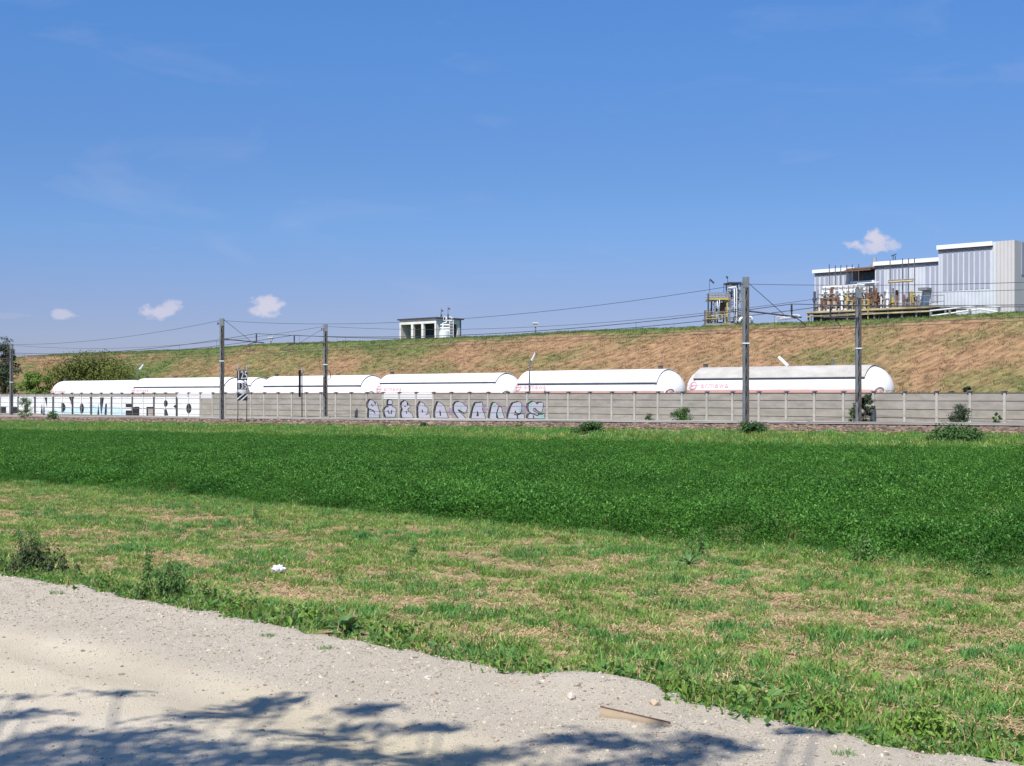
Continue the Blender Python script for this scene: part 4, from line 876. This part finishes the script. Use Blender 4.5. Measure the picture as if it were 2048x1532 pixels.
# deck with manifold in front of the plant
CD = 117.0; sD = S(1613, CD); OD = (sD, CD, 6.3); dk = thing('process_deck', OD, 'raised yellow edged deck crowded with pipes and rusty valves before the plant', 'process equipment')
dx_ = lambda x: S(x, CD)-sD
dz = lambda x, y: Z(x, y, CD)-6.3
zd = dz(1613, 626); b = MB(); b.box(0, dx_(1891), 0, 4.5, zd-.12, zd); b.build('floor', stl, dk)
b = MB(); b.box(0, dx_(1880), -.06, -.001, zd-.04, zd+.13); b.box(0, dx_(1860), -.06, -.001, zd-.42, zd-.28); b.build('edge_beam', mat('cream_yellow', (.58,.47,.27), (.34,.27,.15), 1.2, .7), dk)
b = MB(); b.box(.3, dx_(1870), .8, 4.4, -.4, zd-.121); b.build('undercroft', mat('undercroft_shade', (.035,.045,.055), (.06,.07,.08), .7, .9), dk)  # solid dark block painting the shade below the deck
for i in range(11):
    x = dx_(1614)+i*(dx_(1888)-dx_(1614))/10; b = MB(); b.box(x, x+.14, .1, .24, -.5, zd-.121); b.build('deck_leg', stl, dk)
for x, y in ((1646,527),(1658,529),(1669,528.5),(1681,528),(1692,527),(1705,526.5),(1768,518),(1793,515),(1805,514.5),(1817,514)):
    b = MB(); b.tube([(dx_(x), 1.2, zd), (dx_(x), 1.2, dz(x, y))], .045, 5); b.build('vent_mast', arm_m, dk)
for x in (1638.5, 1650, 1661.5, 1673, 1684.5, 1695, 1703):
    b = MB(); X0 = dx_(x)
    b.tube([(X0, .7, zd), (X0, .7, zd+.35)], .22, 10, 1); b.tube([(X0, .7, zd+.35), (X0, .7, zd+1.15)], .17, 10, 2); b.tube([(X0, .7, zd+1.15), (X0, .7, zd+1.45)], .21, 10, 0)
    b.tube([(X0, .7, zd+1.45), (X0, .7, zd+2.2)], .14, 8, 1); b.tube([(X0+.28, .7, zd), (X0+.28, .7, zd+2.5)], .04, 5, 0); b.tube([(X0-.2, .4, zd+.6), (X0+.2, .4, zd+.6)], .08, 7, 2)
    b.build('metering_valve', [rst, wv, mat('beige_metal', (.42,.38,.33), rough=.7)], dk)
for (xa, xb, y, r, m_, d) in ((1636,1720,574.5,.16,pip,1.0),(1640,1722,583,.13,pip,.9),(1634,1700,598,.06,rst,.6),(1632,1722,589,.05,stl,.5),(1706,1750,566,.06,pip,.9),(1768,1818,563.5,.10,mat('cream_yellow', (0,0,0)),.8),(1768,1822,560,.05,stl,.8),(1720,1750,587,.09,rst,.8),(1752,1822,609,.05,stl,.5)):
    z_ = dz(xa, y); b = MB(); b.tube([(dx_(xa), d, z_), (dx_(xb), d, z_)], r, 8); b.build('header_pipe', m_, dk, smooth=False)
b = MB(); b.tube([(dx_(1640), .9, zd), (dx_(1640), .9, dz(1640, 584)), (dx_(1644), .9, dz(1640, 582))], .07, 7); b.tube([(dx_(1637), .9, zd), (dx_(1637), .9, dz(1637, 575))], .05, 6); b.build('riser_pipe', stl, dk)
rp = random.Random(5)
for k in range(110):
    x = rp.choice([rp.uniform(1722, 1750), rp.uniform(1752, 1822), rp.uniform(1617, 1722), rp.uniform(1630, 1722)]); h0 = rp.uniform(.0, .6); h1 = h0+rp.uniform(.5, 2.2 if x < 1750 else 1.6); d = rp.uniform(.3, 1.8); r = rp.uniform(.04, .16)
    m_ = rst if 1720 < x < 1750 and rp.random() < .6 else rp.choice([stl, wv, yel, rst, blu, stl, rst]); b = MB(); b.tube([(dx_(x), d, zd+h0*0), (dx_(x), d, zd+h1)], r, 8)
    if rp.random() < .5: b.tube([(dx_(x), d, zd+h1*.8), (dx_(x+rp.uniform(2, 7)), d, zd+h1*.8)], r*.6, 6)
    if rp.random() < .5: b.tube([(dx_(x), d, zd+h1*.55), (dx_(x), d, zd+h1*.7)], r*1.7, 8)
    b.build('pipework', m_, dk)
b = MB()
for k in range(5): x = dx_(1694)+k*(dx_(1738)-dx_(1694))/4; b.tube([(x, .02, zd), (x, .02, zd+1.0)], .05, 5)
for h in (.5, 1.0): b.tube([(dx_(1694), .02, zd+h), (dx_(1738), .02, zd+h)], .045, 5)
b.tube([(dx_(1737), -.1, -.3), (dx_(1737), -.1, zd+1)], .06, 5); b.build('yellow_railing', yel, dk)
b = MB()
for k in range(6): x = dx_(1822)+k*(dx_(1888)-dx_(1822))/5; b.tube([(x, .02, zd), (x, .02, zd+1.05)], .035, 5)
for h in (.5, 1.05): b.tube([(dx_(1822), .02, zd+h), (dx_(1888), .02, zd+h)], .035, 5)
b.build('grey_railing', stl, dk)
b = MB(); b.tube([(dx_(1625), -.3, dz(1625, 633)), (dx_(1750), -.3, dz(1625, 633)+.1)], .05, 7); b.tube([(dx_(1626), -.3, dz(1626, 634)), (dx_(1626), -.3, -.4)], .08, 7); b.build('lower_pipe', stl, dk)
# low white parapet / pipe on the rim at right
b = MB((S(1860,108), 108, 6.3)); sx0 = S(1860,108)
lw = thing('ground_pipe', (sx0, 108, 6.3), 'long pale insulated pipe lying along embankment rim at right', 'pipe')
z1 = Z(1930, 618.5, 108)-6.3
for zz_, nm in ((z1, 0), (z1-.45, 1)):
    b = MB(); b.tube([(0, 0, zz_), (S(1960,108)-sx0, 0, zz_+(.25 if nm == 0 else .4)), (S(2002,108)-sx0, 0, zz_+.05)], .065, 8); b.build('pipe', pip if nm == 0 else cc_m, lw)
for x in (1862, 1900, 1940, 1998):
    b = MB(); b.box(S(x,108)-sx0-.08, S(x,108)-sx0+.08, -.1, .1, -.4, z1); b.build('support', stl, lw)
# ---------------------------------------------------------------- trees and bushes
bark = mat('bark', (.12,.09,.065), (.18,.14,.10), 8, .95, bump=.6, bscale=20)
def tree(name, px, c, zbase, ztop, wid, leaf, label, cat, n=2600, lsize=.16, trunk=.14, base_frac=.3, seed=1, sparse=False, depth=None, nclump=26, group=None, limbs=7):
    rs = random.Random(seed); s0 = S(px, c); t = thing(name, (s0, c, zbase), label, cat, group); t.rotation_euler = (0, 0, 0); H = ztop-zbase; dep = depth or wid*.8
    v = []; f = []; cl = []
    for k in range(nclump):
        a = rs.uniform(0, 6.28); hh = base_frac*H+(1-base_frac)*H*rs.random()**.8; rr = math.sqrt(rs.random())*math.sqrt(max(.02, 1-((hh/H-.5)/.56)**2)) if not sparse else rs.random()*.8
        cl.append((rr*math.cos(a)*wid/2, rr*math.sin(a)*dep/2, min(hh, H*.97)))
    per = n//nclump
    for cx_, cy_, cz_ in cl:
        cr = wid*rs.uniform(.12, .24)*(1.25 if wid < 2.5 else 1)
        for _ in range(per):
            d = Vector((rs.gauss(0, 1), rs.gauss(0, 1), rs.gauss(0, .8))); d.normalize(); d *= cr*rs.random()**.45
            leafq(v, f, (cx_+d.x, cy_+d.y, max(.02, cz_+d.z*.8)), lsize*rs.uniform(.55, 1.2), .5, (d.x+rs.uniform(-.6, .6)*cr, d.y+rs.uniform(-.6, .6)*cr, d.z+rs.uniform(0, 1)*cr), rs)
    o = raw_obj('crown', v, f, leaf); COL.objects.link(o); o.parent = t
    b = MB(); lean = rs.uniform(-.1, .1)*H
    b.tube([(0, 0, -.3), (lean*.3, 0, H*.35), (lean, 0, H*.8)], [trunk, trunk*.7, trunk*.2], 8)
    for k in range(limbs):
        c_ = cl[k % len(cl)]; h0 = H*rs.uniform(.12, .45); b.tube([(lean*.2, 0, h0), (c_[0]*.5, c_[1]*.5, (h0+c_[2])/2+.1*H*rs.random()), c_], [trunk*.5, trunk*.3, trunk*.08], 5)
    b.build('trunk', bark, t, smooth=True); return t
lf_dark = mat('leaf_dark', (.035,.06,.03), (.055,.085,.04), .5, .6, trans=.15); lf_olive = mat('leaf_olive', (.10,.13,.025), (.16,.19,.04), .35, .6, trans=.25); lf_lime = mat('leaf_lime', (.11,.20,.03), (.15,.25,.045), .5, .6, trans=.3); lf_weed = mat('leaf_bramble', (.04,.10,.025), (.065,.14,.035), .8, .6, trans=.2); lf_mid = mat('leaf_mid', (.06,.14,.03), (.09,.18,.04), .8, .6, trans=.25)
zy = lambda px, y, c: Z(px, y, c)
tree('tree', 4, 84, -2.7, zy(4, 690, 84), M1(4, 84, 64), lf_dark, 'dark tree behind leftmost catenary pole', 'tree', 5200, .17, .3, .12, 3, nclump=34)
tree('tree', 12, 84.5, -2.7, zy(12, 672, 84.5), M1(12, 84.5, 40), lf_dark, 'thin bare topped tree rising at left edge of the view', 'tree', 700, .10, .14, .6, 4, nclump=30, sparse=True, limbs=24)
tree('bush', 175, 92, -2.2, zy(175, 722, 92), M1(175, 92, 190), lf_olive, 'broad olive green bush on bank behind left tank wagon', 'bush', 21000, .16, .2, .02, 5, depth=5, nclump=80)
tree('bush', 72, 83, -2.6, zy(72, 750, 83), M1(72, 83, 78), lf_lime, 'bright green shrub showing above the wall at left', 'bush', 9000, .14, .12, .05, 6, nclump=40)
tree('bush', 235, 90, -2.2, zy(235, 735, 90), M1(235, 90, 80), lf_olive, 'smaller olive bush beside the left street lamp', 'bush', 3000, .14, .12, .02, 7, depth=3, nclump=34)
def wb(px, y0, y1, wpx, c, label, leaf=lf_mid, seed=1, n=900, ls=.055, nm='bush', ncl=30, bf=.03):
    zb_ = zg(S(px, c), c, 0)-.05; return tree(nm, px, c, min(zb_, zy(px, y1, c)), zy(px, y0, c), M1(px, c, wpx)*1.1, leaf, label, 'bush', int(n*2.2), min(ls, .06), .04, bf, seed, nclump=ncl, group=None, limbs=5)
wb(1364, 818, 840, 34, 71.5, 'green bush against wall between two right hand poles', lf_mid, 11, 1100)
wb(1732, 789, 846, 26, 70.4, 'leafy bush climbing beside the far right pole', lf_dark, 12, 1200, .10)
wb(1708, 806, 846, 22, 70.6, 'small leafy bush left of the far right pole', lf_mid, 13, 500)
wb(1919, 812, 848, 36, 71.8, 'grey green bush growing against wall at far right', lf_dark, 14, 1100)
wb(1993, 826, 848, 14, 71.8, 'little weed bush by the wall near right edge', lf_mid, 15, 260, ncl=12)
wb(1298, 828, 841, 16, 71.8, 'tiny weed at wall foot left of the green bush', lf_mid, 16, 160, ncl=12)
wb(50, 797, 830, 26, 58.6, 'twiggy bush in front of the white block letters', lf_mid, 17, 900)
wb(105, 822, 846, 20, 57.4, 'small bush on ballast edge below letters', lf_mid, 18, 500)
wb(1178, 846, 876, 52, 51.5, 'dark bush in the trackside grass near middle', lf_weed, 19, 1900, .075, ncl=26)
wb(1500, 848, 880, 50, 53.5, 'dark bush at foot of the tall near pole', lf_weed, 20, 1800, .075, ncl=26)
wb(1905, 858, 894, 90, 49.0, 'wide low bramble in trackside grass at right', lf_weed, 21, 2400, .08, ncl=34)
wb(848, 846, 868, 16, 56.5, 'small dark weed bush below the silver letters', lf_dark, 22, 300, ncl=12)
wb(1038, 843, 868, 12, 57, 'thin weed beside track under letter C of graffiti', lf_lime, 23, 200, ncl=12)
for (px, y, c, wd, lb, sd) in ((1208,738,88.6,38,'green shrub tuft on bank above clean wagon',31),(1305,735,88.8,40,'green shrub tuft on bank left of wagon gap',32),(1395,742,88.8,26,'green shrub tuft in gap between two right wagons',33),(1935,722,91.5,14,'dark shrub on the bank at far right, upper one',34),(1905,730,90.5,20,'dark shrub on the bank at far right, lower one',35),(830,727,92,12,'small dark shrub on bank over the silver letters',36),(1965,745,89,40,'green shrub on bank above wall at far right',37)):
    s_ = S(px, c); zb_ = zbank(s_, c); tree('shrub', px, c, zb_-.1, zb_+M1(px, c, wd)*.55, M1(px, c, wd), lf_mid if 'green' in lb else lf_dark, lb, 'shrub', 700, .10, .04, .1, sd, nclump=12, limbs=3)
# ---------------------------------------------------------------- weeds near the road
def weed(px, py, h, wd, leafm, label, cat='weed', n=60, ls=.025, stems=6, seed=0, name='weed_plant', group=None):
    s, c, z = gpos(px, py); t = thing(name, (s, c, z), label, cat, group); t.rotation_euler = (0, 0, 0); rs = random.Random(seed+100); b = MB(); v = []; f = []
    for k in range(stems):
        a = rs.uniform(0, 6.28); r0 = wd*.5*min(1.25, abs(rs.gauss(0, .5))); bx_, by_ = r0*math.cos(a), r0*math.sin(a)*.7; hh = h*rs.uniform(.5, 1.0)*(1-.5*min(1, (r0/(wd*.5))**1.5)); lx, ly = rs.uniform(-.15, .15)*hh, rs.uniform(-.15, .15)*hh
        b.tube([(0, 0, -.04), (bx_*.8, by_*.8, -.02), (bx_+lx*.4, by_+ly*.4, hh*.5), (bx_+lx, by_+ly, hh)], [.004, .004, .003, .0015], 4)
        for q in range(max(4, n//stems)):
            tt = rs.uniform(.12, 1); aa = rs.uniform(0, 6.28); sz = ls*rs.uniform(.6, 1.25)*(1.15-.5*tt); rr = sz*1.2
            leafq(v, f, (bx_+lx*tt+rr*math.cos(aa), by_+ly*tt+rr*math.sin(aa), hh*tt), sz, .42, (.8*math.cos(aa)+rs.uniform(-.4, .4), .8*math.sin(aa)+rs.uniform(-.4, .4), .55), rs)
    b.build('stem', stem_m, t); o = raw_obj('leaves', v, f, leafm); COL.objects.link(o); o.parent = t; return t
def rosette(px, py, L_, n, wd, leafm, label, seed=0):
    s, c, z = gpos(px, py); t = thing('dock_plant', (s, c, z), label, 'plant'); t.rotation_euler = (0, 0, 0); rs = random.Random(seed)
    for k in range(n):
        a = 6.283*k/n+rs.uniform(-.25, .25); L2 = L_*rs.uniform(.65, 1.1); up = rs.uniform(.45, 1.25); v = []; f = []; ns = 7
        for i in range(ns+1):
            tt = i/ns; r = L2*tt*math.cos(up*.9); zz_ = L2*(math.sin(up)*tt*1.05-.45*tt*tt); ww = wd*L2*math.sin(min(1, tt*1.08+.04)*math.pi)**.8*rs.uniform(.92, 1.08)+.002
            cx_, cy_ = r*math.cos(a), r*math.sin(a); wx, wy = -math.sin(a)*ww, math.cos(a)*ww
            v += [(cx_-wx, cy_-wy, zz_+ww*.35), (cx_, cy_, zz_), (cx_+wx, cy_+wy, zz_+ww*.35)]
            if i: b0 = (i-1)*3; f += [(b0, b0+1, b0+4, b0+3), (b0+1, b0+2, b0+5, b0+4)]
        me_o = raw_obj('leaf', v, f, leafm); me_o.data.polygons.foreach_set('use_smooth', [True]*len(f)); COL.objects.link(me_o); me_o.parent = t
rosette(690, 1268, .25, 24, .13, dock_m, 'large dark dock plant with long leaves at road edge', 1)
rosette(872, 1300, .13, 15, .17, mat('pale_dock', (.17,.24,.09), (.22,.29,.12), 12, .5, trans=.25), 'pale green rosette plant at road edge right of dock', 2)
rosette(1378, 1130, .26, 16, .07, dock_m, 'dark spiky leaved plant beside crop edge right of centre', 3)
weed(345, 1205, .36, .60, weed_m, 'tall dark leafy weed clump by road at left', n=1100, ls=.024, stems=44, seed=1)
weed(292, 1175, .48, .14, weed_m, 'tallest pointed weed in left roadside clump', n=240, ls=.02, stems=5, seed=2)
weed(60, 1152, .42, .95, mat('weed_dark', (.05,.085,.03), (.075,.11,.035), 6, .6, trans=.15), 'dark scrubby weeds at left edge beside road', n=2200, ls=.026, stems=70, seed=3)
weed(470, 1225, .14, .40, weed_l, 'low light green leafy weeds left of the dock', n=320, ls=.027, stems=26, seed=4)
weed(610, 1245, .16, .34, weed_l, 'bright leafy weeds touching the dock on its left', n=320, ls=.027, stems=26, seed=5)
weed(1365, 1400, .20, .17, weed_l, 'bright lime green weed clump behind the half buried plank', n=260, ls=.026, stems=22, seed=6)
weed(1430, 1425, .15, .34, weed_l, 'low lime green weeds right of the gravel mound', n=420, ls=.027, stems=36, seed=7)
weed(1660, 1445, .17, .32, weed_l, 'lime green weed cluster at lower right beside road', n=420, ls=.026, stems=34, seed=8)
weed(1850, 1475, .21, .42, weed_l, 'largest lime green weed cluster at lower right corner', n=560, ls=.026, stems=40, seed=9)
weed(1480, 1428, .12, .24, weed_m, 'dark low weeds between two lime green clumps', n=280, ls=.024, stems=22, seed=10)
weed(1735, 1128, .42, .55, weed_m, 'big bushy weed growing out of crop edge at right', n=900, ls=.026, stems=26, seed=11)
weed(1962, 1160, .45, .30, weed_m, 'dark upright weed at crop edge near right border', n=360, ls=.024, stems=11, seed=12)
weed(825, 1112, .22, .18, weed_m, 'dark weed standing alone in mown strip', n=150, ls=.022, stems=8, seed=13)
weed(1612, 1122, .22, .26, weed_l, 'light green weed in front of crop edge', n=160, ls=.026, stems=9, seed=14)
weed(1395, 1112, .42, .40, weed_m, 'dark bushy weed leaning out of crop right of centre', n=400, ls=.024, stems=13, seed=15)
weed(510, 1040, .35, .16, weed_m, 'thin dark weed at the crop edge left of centre', n=120, ls=.02, stems=5, seed=16)
weed(1210, 1322, .12, .2, weed_m, 'small weed cluster at road edge left of plank', n=90, ls=.02, stems=9, seed=17)
weed(1945, 1245, .16, .16, weed_l, 'small bright weed in mown strip at right', n=80, ls=.024, stems=6, seed=18)
def tuft_thing(px, py, h, rad, label, n=70, m=None):
    s, c, z = gpos(px, py); v = []; f = []; blades(v, f, n, rad, h, .004, 1.1); o = raw_obj('grass_tuft', v, f, m or gr_b); COL.objects.link(o); o.location = W(s, c, z-.004); return tag(o, label, 'grass tuft', 'grass tufts on the gravel shoulder')
for px, py, h, r, lb in ((115,1188,.05,.07,'grass tuft on gravel nearest the left edge'),(165,1190,.03,.05,'very small grass tuft right of the leftmost one'),(270,1220,.05,.09,'grass tuft on gravel below tall weeds'),(445,1250,.045,.06,'little grass tuft on gravel below low leafy weeds'),(535,1272,.03,.05,'sparse grass tuft on gravel left of dock'),(650,1298,.035,.055,'flat grass tuft on gravel just below dock'),(905,1330,.05,.07,'thin grass tuft on gravel below pale rosette'),(1030,1362,.055,.08,'thickest grass tuft on the gravel shoulder'),(1072,1374,.035,.07,'grass tuft trailing right of the thickest one'),(1685,1508,.03,.05,'dark grass tuft on gravel at lower right'),(1745,1504,.03,.035,'tiny grass tuft at lower right corner gravel')):
    tuft_thing(px, py, h, r, lb, 130 if 'thickest' in lb else 60)
# ---------------------------------------------------------------- small things on the ground
def stone(px, py, r, m, label, seed, name='stone'):
    s, c, z = gpos(px, py); o = stone_mesh(name, r, m, seed); COL.objects.link(o); o.location = W(s, c, z+r*.25); return tag(o, label, 'stone', 'larger stones on the road')
big = mat('pale_stone', (.60,.55,.46), (.48,.43,.36), 25, .9, bump=.3, bscale=60); brick = mat('brick_bit', (.30,.14,.08), (.22,.10,.06), 30, .9)
stone(1142, 1396, .032, big, 'flat pale stone left of the half buried plank', 1)
stone(855, 1356, .022, big, 'pale stone on shoulder right of the centre', 2)
stone(873, 1388, .014, brick, 'small reddish brick fragment on the road', 3)
stone(1602, 1482, .026, big, 'pale stone at lower right of the road', 4)
stone(392, 1238, .03, big, 'pale stone on gravel left of the dock', 5)
stone(1310, 1408, .03, mat('pinkish_stone', (.50,.38,.28), (.42,.33,.25), 25, .9), 'pinkish stone on the gravel mound', 6)
stone(1265, 1392, .024, big, 'grey stone on top of gravel mound', 7)
stone(1345, 1404, .026, big, 'stone on right flank of gravel mound', 8)
stone(1096, 1352, .016, big, 'small bright stone below verge grass', 9)
stone(672, 1393, .009, mat('dark_pebble', (.06,.05,.05)), 'tiny black pebble alone on sunlit road', 10)
# plank
s, c, z = gpos(1262, 1440); pk = thing('plank', (s, c, z), 'half buried brown plank lying on gravel at road edge', 'plank'); pk.rotation_euler = (math.radians(-14), math.radians(6), math.radians(-27))
b = MB(); b.box(-.17, .20, -.008, .02, -.03, .030); b.build('board', mat('weathered_wood', (.42,.33,.23), (.27,.21,.15), 18, .9, obj=True, stretch=(.15, 1, 1)), pk)
b = MB(); b.box(-.175, .205, -.011, .003, .0302, .035); b.build('metal_rim', mat('rusty_rim', (.14,.07,.05), rough=.8), pk)
# crumpled bag
s, c, z = gpos(557, 1146); import bmesh
bm = bmesh.new(); bmesh.ops.create_icosphere(bm, subdivisions=4, radius=.06)
for vv in bm.verts:
    p = vv.co.copy(); k = 1+.55*abs(mn.noise(p*28))*1.6-.25+.3*mn.noise(p*70); vv.co = Vector((p.x*1.15*k, p.y*k, max(-.02, p.z*.75*k)))
me = bpy.data.meshes.new('plastic_bag'); bm.to_mesh(me); bm.free(); me.materials.append(mat('white_plastic', (.75,.77,.80), rough=.35, trans=.2)); o = bpy.data.objects.new('plastic_bag', me); COL.objects.link(o); o.location = W(s, c, z+.035); tag(o, 'crumpled white plastic bag on the mown grass', 'plastic bag')
s, c, z = gpos(571, 1119); o = stone_mesh('paper_scrap', .022, mat('white_plastic', (0, 0, 0)), 44); COL.objects.link(o); o.location = W(s, c, z+.03); tag(o, 'small white paper scrap just beyond plastic bag', 'paper scrap')
# ---------------------------------------------------------------- the tree behind the viewer that shades the road
el = math.tan(SUN_EL); tx = Vector((-2.6, -5.5, 0)); t = thing('roadside_tree', tuple(tx), 'tall roadside tree behind the viewer casting dappled shade on road', 'tree', rail=False)
rs = random.Random(77); v = []; f = []; b = MB(); b.tube([(0, 0, 0), (.1, .2, 2.5), (.3, .8, 5.0), (.4, 1.2, 8.5)], [.28, .22, .17, .06], 10)
SH = [(30,1392,.16,.5),(235,1383,.22,.9),(60,1425,.2,.6),(20,1432,.2,.8),(500,1400,.26,1.1),(560,1392,.24,1.0),(455,1418,.3,1.1),(380,1430,.26,.8),(330,1460,.2,.8),(120,1470,.26,1.2),(60,1480,.25,1),(250,1478,.3,1.3),(180,1500,.3,1.2),(330,1500,.26,1),(420,1490,.24,1.2),(560,1460,.2,.7),(700,1418,.22,.8),(760,1415,.18,.8),(700,1445,.24,1),(650,1465,.22,1),(630,1500,.32,1.4),(720,1505,.32,1.2),(560,1515,.34,1.2),(460,1522,.34,1.2),(850,1450,.2,.9),(880,1452,.16,.6),(900,1500,.26,1.1),(1000,1500,.22,.9),(860,1520,.3,1.2),(1120,1480,.22,.9),(1180,1470,.22,1),(1240,1490,.24,1),(1400,1480,.24,1.1),(1440,1495,.22,1),(1360,1515,.26,1),(1590,1462,.13,.6),(1630,1466,.12,.5),(1300,1528,.3,1),(1120,1532,.3,1),(250,1530,.4,1.5),(80,1530,.4,1.4),(0,1510,.3,1),(1310,1450,.12,.3)]
targets = []
for px, py, r, dn in SH:
    Yg = EYE*F/(py-HOR); xg = (px-1024)/F*Yg; targets.append((xg, Yg, r, dn))
for k in range(26):                       # shade that falls in front of the lower frame edge
    targets.append((rs.uniform(-3.6, 2.2), rs.uniform(3.0, 4.7), rs.uniform(.2, .35), 1.0))
for i, (xg, yg, r, dn) in enumerate(targets):
    h = rs.uniform(5.2, 7.0); p = Vector((xg, yg, 0))-Vector((SUN_DIR[0], SUN_DIR[1], 0))*(h/el)+Vector((0, 0, h)); lp = p-tx
    for _ in range(int(62*dn*r/.22)):
        d = Vector((rs.gauss(0, .5), rs.gauss(0, .24), rs.gauss(0, .22)))*r*.95; d.z -= abs(d.x)*.3
        leafq(v, f, lp+d, rs.uniform(.028, .055), .5, (rs.uniform(-.6, .6), rs.uniform(-.6, .6), 1), rs)
    st = Vector((.25+rs.uniform(-.1, .1), .8+rs.uniform(-.3, .3), rs.uniform(3.8, 5.6))); mid = st.lerp(lp, .55)+Vector((rs.uniform(-.3, .3), 0, rs.uniform(.1, .5)))
    b.tube([st, mid, lp], [.055, .03, .006], 5)
for k in range(60):
    a = rs.uniform(0, 6.28); rr = rs.uniform(.5, 3.2); lp = Vector((rr*math.cos(a)+.3, rr*math.sin(a)-.3, rs.uniform(5.5, 9.5)))
    for _ in range(160): leafq(v, f, lp+Vector((rs.gauss(0, .4), rs.gauss(0, .4), rs.gauss(0, .3))), rs.uniform(.035, .07), .5, (rs.uniform(-.6, .6), rs.uniform(-.6, .6), 1), rs)
b.build('trunk', bark, t, smooth=True); o = raw_obj('crown', v, f, lf_mid); COL.objects.link(o); o.parent = t
